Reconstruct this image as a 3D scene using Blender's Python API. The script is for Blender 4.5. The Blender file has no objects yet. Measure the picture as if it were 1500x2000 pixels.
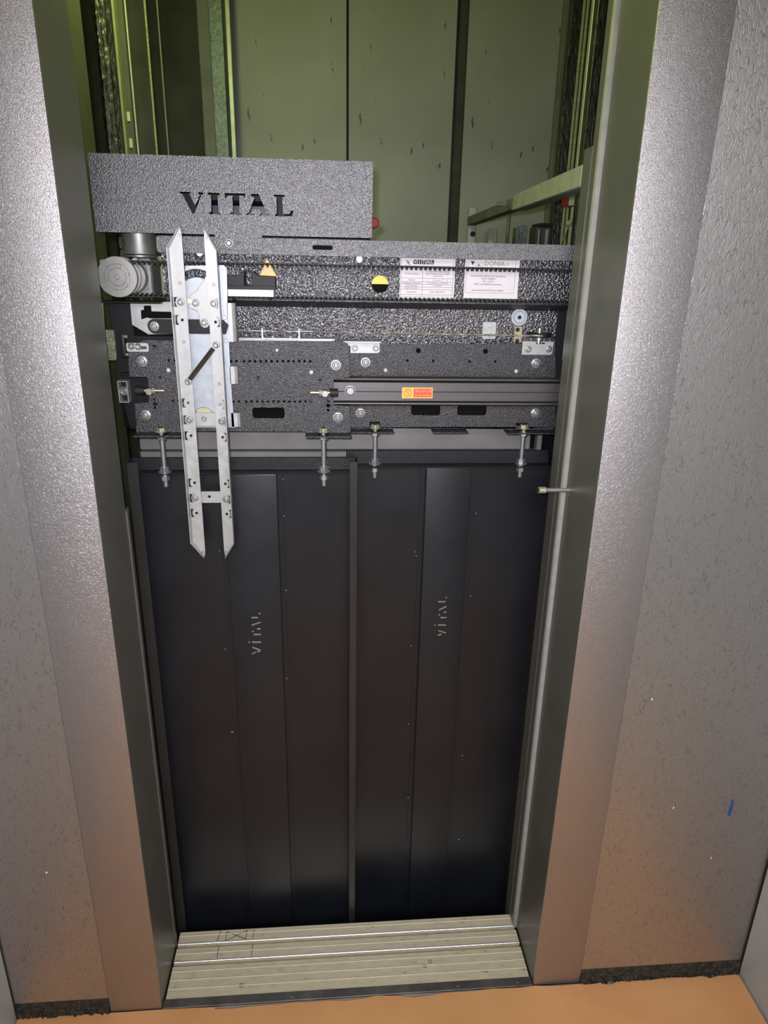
import bpy, bmesh, math, random
from mathutils import Vector, Matrix

random.seed(7)
sc = bpy.context.scene
C = sc.collection
PI = math.pi

# ------------------------------------------------------------------ camera
cam_d = bpy.data.cameras.new('camera')
cam_d.sensor_fit = 'HORIZONTAL'
cam_d.sensor_width = 36.0
cam_d.lens = 1342.18 / 1500.0 * 36.0
cam_d.clip_start = 0.02
cam = bpy.data.objects.new('camera', cam_d)
C.objects.link(cam)
rgt = Vector((0.99684678, -0.0771044, 0.01874568))
upv = Vector((0.00836775, 0.33706722, 0.9414434))
fwd = Vector((0.07890798, 0.93831796, -0.33664956))
m = Matrix((rgt, upv, -fwd)).transposed().to_4x4()
m.translation = Vector((-0.04286, -1.17493, 1.6716))
cam.matrix_world = m
sc.camera = cam

# ------------------------------------------------------------------ world, lights, exposure
world = bpy.data.worlds.new('world')
sc.world = world
world.use_nodes = True
world.node_tree.nodes['Background'].inputs[0].default_value = (0.75, 0.8, 0.9, 1)
world.node_tree.nodes['Background'].inputs[1].default_value = 0.02

sc.view_settings.view_transform = 'Standard'
sc.view_settings.look = 'None'
sc.view_settings.gamma = 1.0
sc.view_settings.use_curve_mapping = False
sc.view_settings.exposure = 0.42

def area_light(name, loc, rot, sx, sy, power, col):
    l = bpy.data.lights.new(name, 'AREA')
    l.shape = 'RECTANGLE'; l.size = sx; l.size_y = sy
    l.energy = power; l.color = col
    o = bpy.data.objects.new(name, l); C.objects.link(o)
    o.location = loc; o.rotation_euler = rot
    return o

# ceiling light of the landing, behind the photographer
area_light('landing_ceiling_light', (0.10, -2.5, 2.43), (0, 0, 0), 1.6, 1.2, 46, (1.0, 0.95, 0.92))
# the phone's own torch, beside the lens
fl = bpy.data.lights.new('phone_torch', 'SPOT')
fl.energy = 46; fl.color = (0.92, 0.90, 1.0); fl.shadow_soft_size = 0.012
fl.spot_size = math.radians(90); fl.spot_blend = 0.7
fo = bpy.data.objects.new('phone_torch', fl); C.objects.link(fo)
fo.matrix_world = m @ Matrix.Translation((-0.02, 0.03, 0.0))
# work lamp hanging in the shaft above the car, greenish
sl = bpy.data.lights.new('shaft_lamp', 'POINT')
sl.energy = 17; sl.color = (0.83, 1.0, 0.32); sl.shadow_soft_size = 0.06
so = bpy.data.objects.new('shaft_lamp', sl); C.objects.link(so)
so.location = (-0.34, 0.36, 2.50)

# ------------------------------------------------------------------ materials
MATS = {}
def new_mat(name):
    mt = bpy.data.materials.new(name); mt.use_nodes = True
    nt = mt.node_tree; b = nt.nodes['Principled BSDF']
    MATS[name] = mt
    return mt, nt, b

def tex_coord(nt, scale=(1, 1, 1)):
    tc = nt.nodes.new('ShaderNodeTexCoord'); mp = nt.nodes.new('ShaderNodeMapping')
    mp.inputs['Scale'].default_value = scale
    nt.links.new(tc.outputs['Object'], mp.inputs['Vector'])
    return mp

def noise(nt, mp, scale, detail=3, rough=0.5, dist=0.0):
    n = nt.nodes.new('ShaderNodeTexNoise')
    n.inputs['Scale'].default_value = scale; n.inputs['Detail'].default_value = detail
    n.inputs['Roughness'].default_value = rough; n.inputs['Distortion'].default_value = dist
    nt.links.new(mp.outputs[0], n.inputs['Vector'])
    return n

def ramp(nt, src, stops):
    r = nt.nodes.new('ShaderNodeValToRGB')
    el = r.color_ramp.elements
    while len(el) < len(stops): el.new(0.5)
    for e, (p, c) in zip(el, stops):
        e.position = p; e.color = (c[0], c[1], c[2], 1)
    nt.links.new(src, r.inputs[0])
    return r

def bump(nt, b, src, strength, dist):
    bp = nt.nodes.new('ShaderNodeBump')
    bp.inputs['Strength'].default_value = strength; bp.inputs['Distance'].default_value = dist
    nt.links.new(src, bp.inputs['Height']); nt.links.new(bp.outputs[0], b.inputs['Normal'])
    return bp

def mat(name, col, rough=0.5, metal=0.0, var=0.0, vscale=30, bscale=0, bstr=0.0, bdist=0.001, stretch=(1, 1, 1), spec=0.5, rvar=0.0, detail=3, ior=1.5):
    """plain procedural material: colour with a little noise variation and a noise relief"""
    mt, nt, b = new_mat(name)
    b.inputs['Roughness'].default_value = rough; b.inputs['Metallic'].default_value = metal
    b.inputs['Specular IOR Level'].default_value = spec
    b.inputs['IOR'].default_value = ior
    mp = tex_coord(nt, stretch)
    n = noise(nt, mp, vscale, 4)
    lo = tuple(max(0, c * (1 - var)) for c in col); hi = tuple(min(1, c * (1 + var)) for c in col)
    r = ramp(nt, n.outputs['Fac'], [(0.3, lo), (0.7, hi)])
    nt.links.new(r.outputs[0], b.inputs['Base Color'])
    if rvar:
        rr = ramp(nt, n.outputs['Fac'], [(0.3, (rough - rvar,) * 3), (0.7, (rough + rvar,) * 3)])
        nt.links.new(rr.outputs[0], b.inputs['Roughness'])
    if bscale:
        n2 = noise(nt, mp, bscale, detail)
        bump(nt, b, n2.outputs['Fac'], bstr, bdist)
    return mt

# embossed stainless steel with leather grain
def steel_grain(name, gscale, strength, col, rough, stretch=(1, 1, 1), vein=0.4, vamp=0.35, crease_shade=0.72):
    mt, nt, b = new_mat(name)
    mp = tex_coord(nt, stretch)
    big = noise(nt, mp, 3.0, 5)
    r = ramp(nt, big.outputs['Fac'], [(0.3, tuple(c * 0.88 for c in col)), (0.7, col)])
    nt.links.new(r.outputs[0], b.inputs['Base Color'])
    b.inputs['Metallic'].default_value = 0.9
    rr = ramp(nt, big.outputs['Fac'], [(0.3, (rough + 0.06,) * 3), (0.7, (rough - 0.04,) * 3)])
    nt.links.new(rr.outputs[0], b.inputs['Roughness'])
    # fine leather grain plus thin vein-like creases
    g1 = noise(nt, mp, gscale, 2, 0.5, 1.0)
    g2 = noise(nt, mp, gscale * vein, 0.6, 0.5, 1.2)
    sb = nt.nodes.new('ShaderNodeMath'); sb.operation = 'SUBTRACT'; sb.inputs[1].default_value = 0.5
    ab = nt.nodes.new('ShaderNodeMath'); ab.operation = 'ABSOLUTE'
    nt.links.new(g2.outputs['Fac'], sb.inputs[0]); nt.links.new(sb.outputs[0], ab.inputs[0])
    cr = ramp(nt, ab.outputs[0], [(0.0, (0, 0, 0)), (0.045, (1, 1, 1))])
    mx = nt.nodes.new('ShaderNodeMath'); mx.operation = 'MULTIPLY_ADD'; mx.inputs[1].default_value = vamp
    nt.links.new(cr.outputs[0], mx.inputs[0]); nt.links.new(g1.outputs['Fac'], mx.inputs[2])
    bump(nt, b, mx.outputs[0], strength, 0.0012)
    # creases darkened in the colour, standing in for the shading of the relief
    gr = ramp(nt, ab.outputs[0], [(0.0, (crease_shade, crease_shade, crease_shade)), (0.03, (1, 1, 1))])
    ml = nt.nodes.new('ShaderNodeMix'); ml.data_type = 'RGBA'; ml.blend_type = 'MULTIPLY'; ml.inputs[0].default_value = 1.0
    nt.links.new(r.outputs[0], ml.inputs[6]); nt.links.new(gr.outputs[0], ml.inputs[7])
    nt.links.new(ml.outputs[2], b.inputs['Base Color'])
    return mt

steel_grain('steel_embossed', 520, 0.40, (0.45, 0.43, 0.44), 0.37)
steel_grain('steel_panel', 420, 0.26, (0.48, 0.468, 0.47), 0.36, (1, 1, 0.4), 0.26, 0.6, 0.66)
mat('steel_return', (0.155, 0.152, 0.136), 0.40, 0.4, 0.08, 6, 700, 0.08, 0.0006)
mat('steel_bead', (0.30, 0.29, 0.275), 0.8, 0.1, 0.1, 40, 500, 0.2, 0.0006)
mat('hammer_black', (0.024, 0.023, 0.028), 0.36, 0.0, 0.2, 60, 560, 0.9, 0.0012, spec=1.0, detail=1, ior=1.68)
mat('hammer_coarse', (0.022, 0.021, 0.027), 0.30, 0.0, 0.2, 60, 250, 1.0, 0.0028, spec=1.0, detail=1, ior=1.62)
mat('hammer_hanger', (0.013, 0.013, 0.017), 0.36, 0.0, 0.2, 60, 480, 0.9, 0.0014, spec=0.8, detail=1)  # darker copy of the hammered black, for hangers that catch less light
mat('void_black', (0.004, 0.004, 0.004), 0.7, spec=0.1)  # near black: painted darkness in slots and gaps, plus the indicator's black half
mat('door_black', (0.008, 0.0095, 0.013), 0.36, 0.0, 0.15, 8, 900, 0.06, 0.0006, spec=0.45, rvar=0.05)
mat('door_sparkle', (0.010, 0.011, 0.014), 0.36, 0.0, 0.15, 8, 420, 0.5, 0.0010, spec=0.5, detail=1)
mat('door_edge', (0.026, 0.0245, 0.023), 0.42, 0.2, 0.15, 8, 900, 0.06, 0.0006)
mat('satin_black', (0.009, 0.009, 0.010), 0.48, 0.0, 0.1, 30, 500, 0.1, 0.0008, spec=0.3)
mat('rubber_black', (0.012, 0.012, 0.011), 0.6, 0.0, 0.1, 60)
mat('anodised_black', (0.14, 0.132, 0.135), 0.42, 0.8, 0.08, 40, stretch=(0.05, 1, 12))
mat('galvanised', (0.47, 0.48, 0.47), 0.48, 0.55, 0.10, 70, 300, 0.06, 0.0006, rvar=0.06)
mat('galvanised_blue', (0.44, 0.48, 0.52), 0.46, 0.55, 0.12, 45, 200, 0.08, 0.0006, rvar=0.06)
mat('zinc', (0.46, 0.47, 0.48), 0.34, 0.8, 0.06, 80)
mat('zinc_yellow', (0.70, 0.66, 0.46), 0.34, 0.8, 0.1, 80)
mat('cast_aluminium', (0.33, 0.33, 0.31), 0.45, 0.7, 0.10, 60, 400, 0.08, 0.0006)
mat('gearbox_grey', (0.22, 0.23, 0.22), 0.5, 0.4, 0.12, 40, 300, 0.1, 0.0006)
mat('spring_steel', (0.10, 0.085, 0.075), 0.4, 0.7, 0.15, 200)
mat('rope_steel', (0.42, 0.36, 0.31), 0.5, 0.5, 0.35, 500)
mat('header_grey', (0.27, 0.26, 0.25), 0.45, 0.35, 0.12, 12, 500, 0.05, 0.0005)
mat('paper_white', (0.80, 0.77, 0.77), 0.5, 0.0, 0.02, 60, 120, 0.12, 0.001)
mat('ink_black', (0.03, 0.028, 0.032), 0.6)
mat('ink_grey', (0.25, 0.22, 0.23), 0.6)
mat('ink_pale', (0.45, 0.42, 0.40), 0.6)
mat('sticker_orange', (0.95, 0.42, 0.04), 0.35, 0, 0.1, 120, 150, 0.2, 0.001)
mat('sticker_yellow', (0.93, 0.60, 0.10), 0.35)
mat('sticker_red', (0.82, 0.10, 0.09), 0.35)
mat('yellow_plastic', (0.80, 0.68, 0.02), 0.4)
mat('red_plastic', (0.25, 0.012, 0.01), 0.5, spec=0.2)
mat('blue_plastic', (0.005, 0.010, 0.05), 0.35)
mat('white_plastic', (0.6, 0.62, 0.6), 0.4)
mat('clear_plastic', (0.17, 0.19, 0.11), 0.18, 0.0, 0.35, 90, 160, 0.8, 0.004)
mat('ink_blue', (0.02, 0.07, 0.26), 0.5)
mat('bitumen', (0.022, 0.020, 0.014), 0.7, 0, 0.6, 60, 90, 1.0, 0.01)
mat('olive_wall', (0.055, 0.056, 0.036), 0.75, 0, 0.2, 9, 60, 0.3, 0.002)
mat('shaft_dark', (0.05, 0.052, 0.038), 0.8, 0, 0.3, 9, 60, 0.3, 0.003)
mat('shaft_grey', (0.15, 0.155, 0.13), 0.6, 0, 0.25, 7)
mat('post_blue_grey', (0.16, 0.19, 0.19), 0.45, 0.2, 0.35, 70, 150, 0.5, 0.002)
mat('rail_pale', (0.42, 0.44, 0.37), 0.4, 0.3, 0.15, 30)
mat('rail_yellow', (0.24, 0.23, 0.12), 0.5, 0.1, 0.12, 30)
mat('rail_rough', (0.026, 0.025, 0.018), 0.4, 0.2, 0.7, 60, 130, 0.8, 0.005, stretch=(1, 1, 0.35))
mat('rope_hemp', (0.26, 0.25, 0.15), 0.7, 0, 0.3, 200, 300, 0.5, 0.003)
mat('hall_wall', (0.62, 0.63, 0.64), 0.6, 0, 0.03, 4)
mat('hall_ceiling', (0.75, 0.74, 0.72), 0.8, 0, 0.03, 4)
mat('hall_floor', (0.30, 0.28, 0.26), 0.5, 0, 0.2, 20)
mat('tile_blue_grey', (0.42, 0.46, 0.48), 0.32, 0, 0.03, 5)
mat('joint_dark', (0.06, 0.055, 0.05), 0.8)
mat('sill_strip', (0.13, 0.12, 0.115), 0.42, 0.5, 0.3, 25, 200, 0.15, 0.001)
mat('sill_highlight', (0.78, 0.79, 0.80), 0.3, 0.7, 0.1, 40)
mat('green_lit_paint', (0.26, 0.36, 0.16), 0.5, 0, 0.1, 30)  # green of the shaft light put into the colour
mat('handle_wood', (0.40, 0.38, 0.25), 0.5, 0, 0.2, 50)

def sill_material():
    mt, nt, b = new_mat('sill_aluminium')
    mp = tex_coord(nt, (3, 9, 1))
    n = noise(nt, mp, 9, 6, 0.7)
    r = ramp(nt, n.outputs['Fac'], [(0.30, (0.09, 0.08, 0.055)), (0.37, (0.62, 0.56, 0.40)), (0.75, (0.74, 0.68, 0.50))])
    nt.links.new(r.outputs[0], b.inputs['Base Color'])
    b.inputs['Metallic'].default_value = 0.25; b.inputs['Roughness'].default_value = 0.5
    n2 = noise(nt, mp, 120, 3); bump(nt, b, n2.outputs['Fac'], 0.15, 0.001)
sill_material()

def cardboard_material():
    mt, nt, b = new_mat('cardboard')
    mp = tex_coord(nt, (1, 1, 1))
    n = noise(nt, mp, 5, 5)
    r = ramp(nt, n.outputs['Fac'], [(0.3, (0.60, 0.29, 0.115)), (0.7, (0.68, 0.35, 0.15))])
    nt.links.new(r.outputs[0], b.inputs['Base Color'])
    b.inputs['Roughness'].default_value = 0.75
    mp2 = tex_coord(nt, (60, 2.5, 1))
    n2 = noise(nt, mp2, 2.2, 3); bump(nt, b, n2.outputs['Fac'], 0.25, 0.003)
cardboard_material()

def shaft_panel_material():
    mt, nt, b = new_mat('shaft_panel')
    mp = tex_coord(nt)
    n = noise(nt, mp, 2.2, 5)
    base = ramp(nt, n.outputs['Fac'], [(0.3, (0.25, 0.25, 0.215)), (0.7, (0.36, 0.36, 0.315))])
    mp2 = tex_coord(nt, (1.0, 1.0, 0.35))
    sp = noise(nt, mp2, 34, 4, 0.6)
    spots = ramp(nt, sp.outputs['Fac'], [(0.665, (1, 1, 1)), (0.705, (0.2, 0.19, 0.15))])
    mx = nt.nodes.new('ShaderNodeMix'); mx.data_type = 'RGBA'; mx.blend_type = 'MULTIPLY'
    mx.inputs[0].default_value = 1.0
    nt.links.new(base.outputs[0], mx.inputs[6]); nt.links.new(spots.outputs[0], mx.inputs[7])
    nt.links.new(mx.outputs[2], b.inputs['Base Color'])
    b.inputs['Roughness'].default_value = 0.5
shaft_panel_material()

# ------------------------------------------------------------------ mesh helpers
class MB:
    def __init__(s): s.v = []; s.f = []
    def add(s, vs, fs):
        o = len(s.v); s.v += [tuple(map(float, q)) for q in vs]; s.f += [tuple(i + o for i in f) for f in fs]; return s
    def box(s, x0, x1, y0, y1, z0, z1):
        if x0 > x1: x0, x1 = x1, x0
        if y0 > y1: y0, y1 = y1, y0
        if z0 > z1: z0, z1 = z1, z0
        return s.add([(x0, y0, z0), (x1, y0, z0), (x1, y1, z0), (x0, y1, z0), (x0, y0, z1), (x1, y0, z1), (x1, y1, z1), (x0, y1, z1)],
                     [(0, 3, 2, 1), (4, 5, 6, 7), (0, 1, 5, 4), (1, 2, 6, 5), (2, 3, 7, 6), (3, 0, 4, 7)])
    def face_box(s, r, y0, y1):
        return s.box(r[0], r[1], y0, y1, r[2], r[3])
    def prism(s, pts, a, b, axis='y'):
        """extrude a simple polygon: axis y takes (x, z) points, axis x (y, z), axis z (x, y)"""
        ar = sum(pts[i][0] * pts[(i + 1) % len(pts)][1] - pts[(i + 1) % len(pts)][0] * pts[i][1] for i in range(len(pts)))
        if ar < 0: pts = pts[::-1]
        f = {'y': lambda p, t: (p[0], t, p[1]), 'x': lambda p, t: (t, p[0], p[1]), 'z': lambda p, t: (p[0], p[1], t)}[axis]
        n = len(pts)
        if axis == 'y': lo, hi = min(a, b), max(a, b)
        else: lo, hi = max(a, b), min(a, b)
        vs = [f(p, lo) for p in pts] + [f(p, hi) for p in pts]
        fs = [tuple(range(n)), tuple(range(2 * n - 1, n - 1, -1))]
        fs += [(i, i + n, (i + 1) % n + n, (i + 1) % n) for i in range(n)]
        return s.add(vs, fs)
    def cyl(s, c, axis, r, h, seg=20, r2=None, rot=0.0):
        """cylinder / cone / hex head from c along axis by h"""
        ax = Vector(axis).normalized(); t = Vector((0, 0, 1)) if abs(ax.z) < 0.9 else Vector((1, 0, 0))
        u = ax.cross(t).normalized(); w = ax.cross(u); c = Vector(c); r2 = r if r2 is None else r2
        vs = []
        for k, rr in ((0, r), (h, r2)):
            for i in range(seg):
                a = 2 * PI * i / seg + rot
                vs.append(c + ax * k + (u * math.cos(a) + w * math.sin(a)) * rr)
        fs = [tuple(range(seg - 1, -1, -1)), tuple(range(seg, 2 * seg))]
        fs += [(i, (i + 1) % seg, (i + 1) % seg + seg, i + seg) for i in range(seg)]
        return s.add(vs, fs)
    def ring(s, c, axis, ro, ri, h, seg=24):
        ax = Vector(axis).normalized(); t = Vector((0, 0, 1)) if abs(ax.z) < 0.9 else Vector((1, 0, 0))
        u = ax.cross(t).normalized(); w = ax.cross(u); c = Vector(c); vs = []
        for k in (0, h):
            for rr in (ro, ri):
                for i in range(seg):
                    a = 2 * PI * i / seg
                    vs.append(c + ax * k + (u * math.cos(a) + w * math.sin(a)) * rr)
        fs = []
        for i in range(seg):
            j = (i + 1) % seg
            fs += [(i, j, j + 2 * seg, i + 2 * seg), (i + seg, i + 3 * seg, j + 3 * seg, j + seg), (i, i + seg, j + seg, j), (i + 2 * seg, j + 2 * seg, j + 3 * seg, i + 3 * seg)]
        return s.add(vs, fs)
    def tube(s, path, r, seg=10):
        P = [Vector(q) for q in path]; n = len(P); vs = []
        prev = None
        for i in range(n):
            d = (P[min(i + 1, n - 1)] - P[max(i - 1, 0)]).normalized()
            t = prev if prev is not None else (Vector((0, 0, 1)) if abs(d.z) < 0.9 else Vector((1, 0, 0)))
            u = d.cross(t).normalized(); w = u.cross(d).normalized(); prev = w
            for k in range(seg):
                a = 2 * PI * k / seg; vs.append(P[i] + (u * math.cos(a) + w * math.sin(a)) * r)
        fs = [tuple(range(seg)), tuple(range(n * seg - 1, (n - 1) * seg - 1, -1))]
        for i in range(n - 1):
            for k in range(seg):
                j = (k + 1) % seg
                fs.append((i * seg + k, (i + 1) * seg + k, (i + 1) * seg + j, i * seg + j))
        return s.add(vs, fs)
    def plate(s, outline, holes, y0, y1):
        """flat plate in the xz plane with real cut-outs"""
        cu = bpy.data.curves.new('tmp', 'CURVE'); cu.dimensions = '2D'; cu.fill_mode = 'BOTH'; cu.extrude = abs(y1 - y0) / 2
        for pts in [outline] + list(holes):
            sp = cu.splines.new('POLY'); sp.points.add(len(pts) - 1)
            for q, p in zip(sp.points, pts): q.co = (p[0], p[1], 0, 1)
            sp.use_cyclic_u = True
        o = bpy.data.objects.new('tmp', cu)
        me = bpy.data.meshes.new_from_object(o)
        ym = (y0 + y1) / 2
        s.add([(v.co.x, ym - v.co.z, v.co.y) for v in me.vertices], [tuple(p.vertices) for p in me.polygons])
        bpy.data.objects.remove(o); bpy.data.curves.remove(cu); bpy.data.meshes.remove(me)
        return s
    def mesh(s, name, material, bevel=0.0, seg=2, smooth=True, centre=None):
        bm = bmesh.new(); bv = [bm.verts.new(q) for q in s.v]
        for f in s.f:
            try: bm.faces.new([bv[i] for i in f])
            except ValueError: pass
        bmesh.ops.remove_doubles(bm, verts=bm.verts, dist=1e-6)
        bmesh.ops.recalc_face_normals(bm, faces=bm.faces)
        if bevel:
            es = [e for e in bm.edges if len(e.link_faces) == 2 and e.calc_face_angle(0) > 0.7]
            bmesh.ops.bevel(bm, geom=es, offset=bevel, segments=seg, affect='EDGES', profile=0.6, clamp_overlap=True)
        if centre is not None: bmesh.ops.translate(bm, verts=bm.verts, vec=-Vector(centre))
        me = bpy.data.meshes.new(name); bm.to_mesh(me); bm.free()
        me.materials.append(MATS[material])
        if smooth:
            me.polygons.foreach_set('use_smooth', [True] * len(me.polygons))
            me.set_sharp_from_angle(angle=math.radians(28))
        return me
    def build(s, name, material, parent=None, bevel=0.0, seg=2, smooth=True):
        lo = [min(q[i] for q in s.v) for i in range(3)]; hi = [max(q[i] for q in s.v) for i in range(3)]
        c = Vector([(a + b) / 2 for a, b in zip(lo, hi)])
        me = s.mesh(name, material, bevel, seg, smooth, c)
        return place(name, me, c, parent)

def world_loc(o):
    l = Vector(o.location)
    while o.parent: o = o.parent; l = l + Vector(o.location)
    return l
def place(name, me, c, parent=None, rot=None):
    o = bpy.data.objects.new(name, me); C.objects.link(o)
    if parent:
        o.parent = parent; o.location = Vector(c) - world_loc(parent)
    else: o.location = c
    if rot: o.rotation_euler = rot
    return o
def tag(o, label, cat, group=None):
    o['label'] = label; o['category'] = cat
    if group: o['group'] = group
    return o
def thing(name, label, cat, loc, group=None):
    o = bpy.data.objects.new(name, None); C.objects.link(o); o.location = loc; o.empty_display_size = 0.05
    return tag(o, label, cat, group)
def struct(o): o['kind'] = 'structure'; return o
def note(o, label): o['label'] = label; return o

def circ(x, z, r, n=14): return [(x + r * math.cos(2 * PI * i / n), z + r * math.sin(2 * PI * i / n)) for i in range(n)]
def rrect(x0, x1, z0, z1, r, n=4):
    pts = []
    for cx, cz, a0 in ((x1 - r, z1 - r, 0), (x0 + r, z1 - r, PI / 2), (x0 + r, z0 + r, PI), (x1 - r, z0 + r, 1.5 * PI)):
        pts += [(cx + r * math.cos(a0 + PI / 2 * k / n), cz + r * math.sin(a0 + PI / 2 * k / n)) for k in range(n + 1)]
    return pts
def stadium(x0, x1, z0, z1): return rrect(x0, x1, z0, z1, min(x1 - x0, z1 - z0) / 2 * 0.98, 5)

# shared fixing meshes, all looking along -y with their seat at y = 0
def fix_mesh(name, material, parts):
    b = MB()
    for k in parts:
        y, r, h, seg = k[:4]; r2 = k[4] if len(k) > 4 else None
        b.cyl((0, y, 0), (0, -1, 0), r, h, seg, r2)
    return b.mesh(name, material)
FLANGE_NUT = fix_mesh('bolt', 'zinc', [(0, 0.0112, 0.0012, 28), (-0.0012, 0.0110, 0.0012, 28, 0.0098), (-0.0024, 0.0088, 0.0050, 6), (-0.0074, 0.0079, 0.0016, 20, 0.0058), (-0.0086, 0.0044, 0.0022, 16), (-0.0108, 0.0044, 0.0012, 16, 0.0026)])
HEX_BOLT = fix_mesh('bolt', 'zinc', [(0, 0.0072, 0.0004, 24), (-0.0004, 0.0072, 0.0008, 24, 0.0062), (-0.0012, 0.0056, 0.0032, 6), (-0.0044, 0.0050, 0.0012, 18, 0.0032)])
HEX_SMALL = fix_mesh('bolt', 'zinc', [(0, 0.0052, 0.001, 20), (-0.001, 0.0043, 0.0035, 6, 0.004), (-0.0045, 0.002, 0.0015, 12)])
PAN_SCREW = fix_mesh('screw', 'zinc', [(0, 0.0072, 0.002, 24, 0.0068), (-0.002, 0.0062, 0.0028, 24, 0.0035)])
RIVET = fix_mesh('rivet', 'white_plastic', [(0, 0.0042, 0.0012, 16, 0.0036)])
RIVET_GREY = fix_mesh('rivet', 'cast_aluminium', [(0, 0.0034, 0.0010, 14, 0.003)])
ROUND_BOLT = fix_mesh('bolt', 'zinc', [(0, 0.0108, 0.0015, 30), (-0.0015, 0.0098, 0.004, 30), (-0.0055, 0.0098, 0.0018, 30, 0.0070)])

def text_mesh(name, body, size, material, align='LEFT', depth=0.0001, rot=0.0, sx=1.0):
    """letters standing in the xz plane, facing -y"""
    cu = bpy.data.curves.new('tmp', 'FONT'); cu.body = body; cu.size = size; cu.align_x = align; cu.align_y = 'CENTER'; cu.extrude = depth; cu.resolution_u = 2
    o = bpy.data.objects.new('tmp', cu); me = bpy.data.meshes.new_from_object(o)
    bpy.data.objects.remove(o); bpy.data.curves.remove(cu)
    ca, sa = math.cos(rot), math.sin(rot)
    for v in me.vertices:
        x, y = v.co.x * sx, v.co.y
        v.co = (x * ca - y * sa, -v.co.z, x * sa + y * ca)
    me.name = name; me.materials.clear(); me.materials.append(MATS[material])
    return me

# ================================================================== THE SETTING
LINTEL = 2.28
# landing floor, ceiling and walls
struct(MB().box(-1.2, 1.4, -3.2, 0.0, -0.20, -0.004).build('floor', 'hall_floor'))
struct(MB().box(-1.2, 1.4, -3.2, 0.0, 2.5, 2.6).build('ceiling', 'hall_ceiling'))
struct(MB().box(-0.84, -0.782, -3.2, -0.002, -0.004, 2.5).build('wall_left', 'tile_blue_grey'))
struct(MB().box(-0.9, 1.1, -3.3, -3.2, -0.004, 2.5).build('wall_back', 'hall_wall'))
wr = struct(MB().box(0.989, 1.05, -3.2, 0.0, -0.004, 2.5).build('wall_right', 'joint_dark'))
zs = [-0.003, 0.238, 0.838, 1.438, 2.038, 2.499]
ys = [-0.002, -0.602, -1.202, -1.802, -2.402, -3.002]
for i in range(5):
    for j in range(5):
        MB().box(0.983, 0.990, ys[j] - 0.0012, ys[j + 1] + 0.0012, zs[i] + 0.0012, zs[i + 1] - 0.0012).build('tile', 'tile_blue_grey', wr, 0.0008, 1)

# front wall round the door opening: masonry body, steel sheets in front
wl = struct(MB().box(-1.0, -0.4545, 0.006, 0.154, -0.9, 3.2).build('wall_front_left', 'olive_wall'))
wrr = struct(MB().box(0.4545, 1.2, 0.006, 0.150, -0.9, 3.2).build('wall_front_right', 'olive_wall'))
wt = struct(MB().box(-0.4545, 0.4545, 0.006, 0.150, LINTEL + 0.003, 3.2).build('wall_front_top', 'olive_wall'))
struct(MB().box(-0.4545, 0.4545, 0.0, 0.185, -0.9, -0.034).build('wall_front_bottom', 'shaft_dark'))
MB().box(-0.781, -0.5692, 0.003, 0.006, 0.043, 2.5).build('steel_panel', 'steel_panel', wl, 0.0008, 1)
rp = MB().box(0.5692, 0.982, 0.003, 0.006, 0.040, 2.5).build('steel_panel', 'steel_panel', wrr, 0.0008, 1)
MB().box(-0.568, 0.568, 0.003, 0.006, LINTEL + 0.122, 2.5).build('steel_panel', 'steel_panel', wt, 0.0008, 1)
note(MB().prism([(0.8637, 0.5023), (0.8564, 0.5086), (0.8577, 0.5393), (0.8575, 0.5523), (0.863, 0.5491), (0.8655, 0.5243)], 0.0024, 0.003).build('blue_mark', 'ink_blue', rp), 'short blue pen mark')
for q in ((0.6282, 0.826), (0.7235, 0.5347), (0.8412, 0.3809)):
    MB().box(q[0] - 0.001, q[0] + 0.0012, 0.0024, 0.003, q[1] - 0.002, q[1] + 0.003).build('white_speck', 'paper_white', rp)
q = (-0.6543, 0.4343)
MB().box(q[0] - 0.0018, q[0] + 0.0018, 0.0024, 0.003, q[1] - 0.002, q[1] + 0.002).build('white_speck', 'paper_white', wl)

# door frame sheets
t1 = struct(MB().prism([(-0.568, 0), (-0.450, 0), (-0.450, 0.006), (-0.568, 0.006)], 0.0, LINTEL + 0.12, 'z').build('trim_1', 'steel_embossed', None, 0.0012, 2))
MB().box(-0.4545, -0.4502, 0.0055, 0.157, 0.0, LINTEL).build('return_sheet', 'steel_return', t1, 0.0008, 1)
MB().prism([(-0.4545, 0.157), (-0.4475, 0.157), (-0.4475, 0.163), (-0.4505, 0.166), (-0.4505, 0.180), (-0.4545, 0.180)], 0.0, 1.20, 'z').build('lip', 'steel_return', t1)
t2 = struct(MB().prism([(0.568, 0), (0.450, 0), (0.450, 0.006), (0.568, 0.006)], 0.0, LINTEL + 0.12, 'z').build('trim_2', 'steel_embossed', None, 0.0012, 2))
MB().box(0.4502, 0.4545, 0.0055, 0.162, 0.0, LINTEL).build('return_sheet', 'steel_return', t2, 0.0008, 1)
MB().prism([(0.4520, 0.158), (0.4475, 0.1585), (0.4425, 0.161), (0.4410, 0.165), (0.4410, 0.172), (0.4520, 0.172)], 0.0, LINTEL, 'z').build('bead', 'steel_bead', t2, 0.0008, 2)
MB().box(0.4412, 0.4520, 0.172, 0.196, 0.0, LINTEL).build('inner_frame', 'steel_return', t2)
MB().box(0.4400, 0.4440, 0.194, 0.236, -0.1, 1.885).build('side_plate', 'steel_return', t2)
t3 = struct(MB().box(-0.450, 0.450, 0.0, 0.006, LINTEL, LINTEL + 0.12).build('trim_3', 'steel_embossed'))
MB().box(-0.450, 0.450, 0.0055, 0.157, LINTEL, LINTEL + 0.003).build('return_sheet', 'steel_return', t3)

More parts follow.
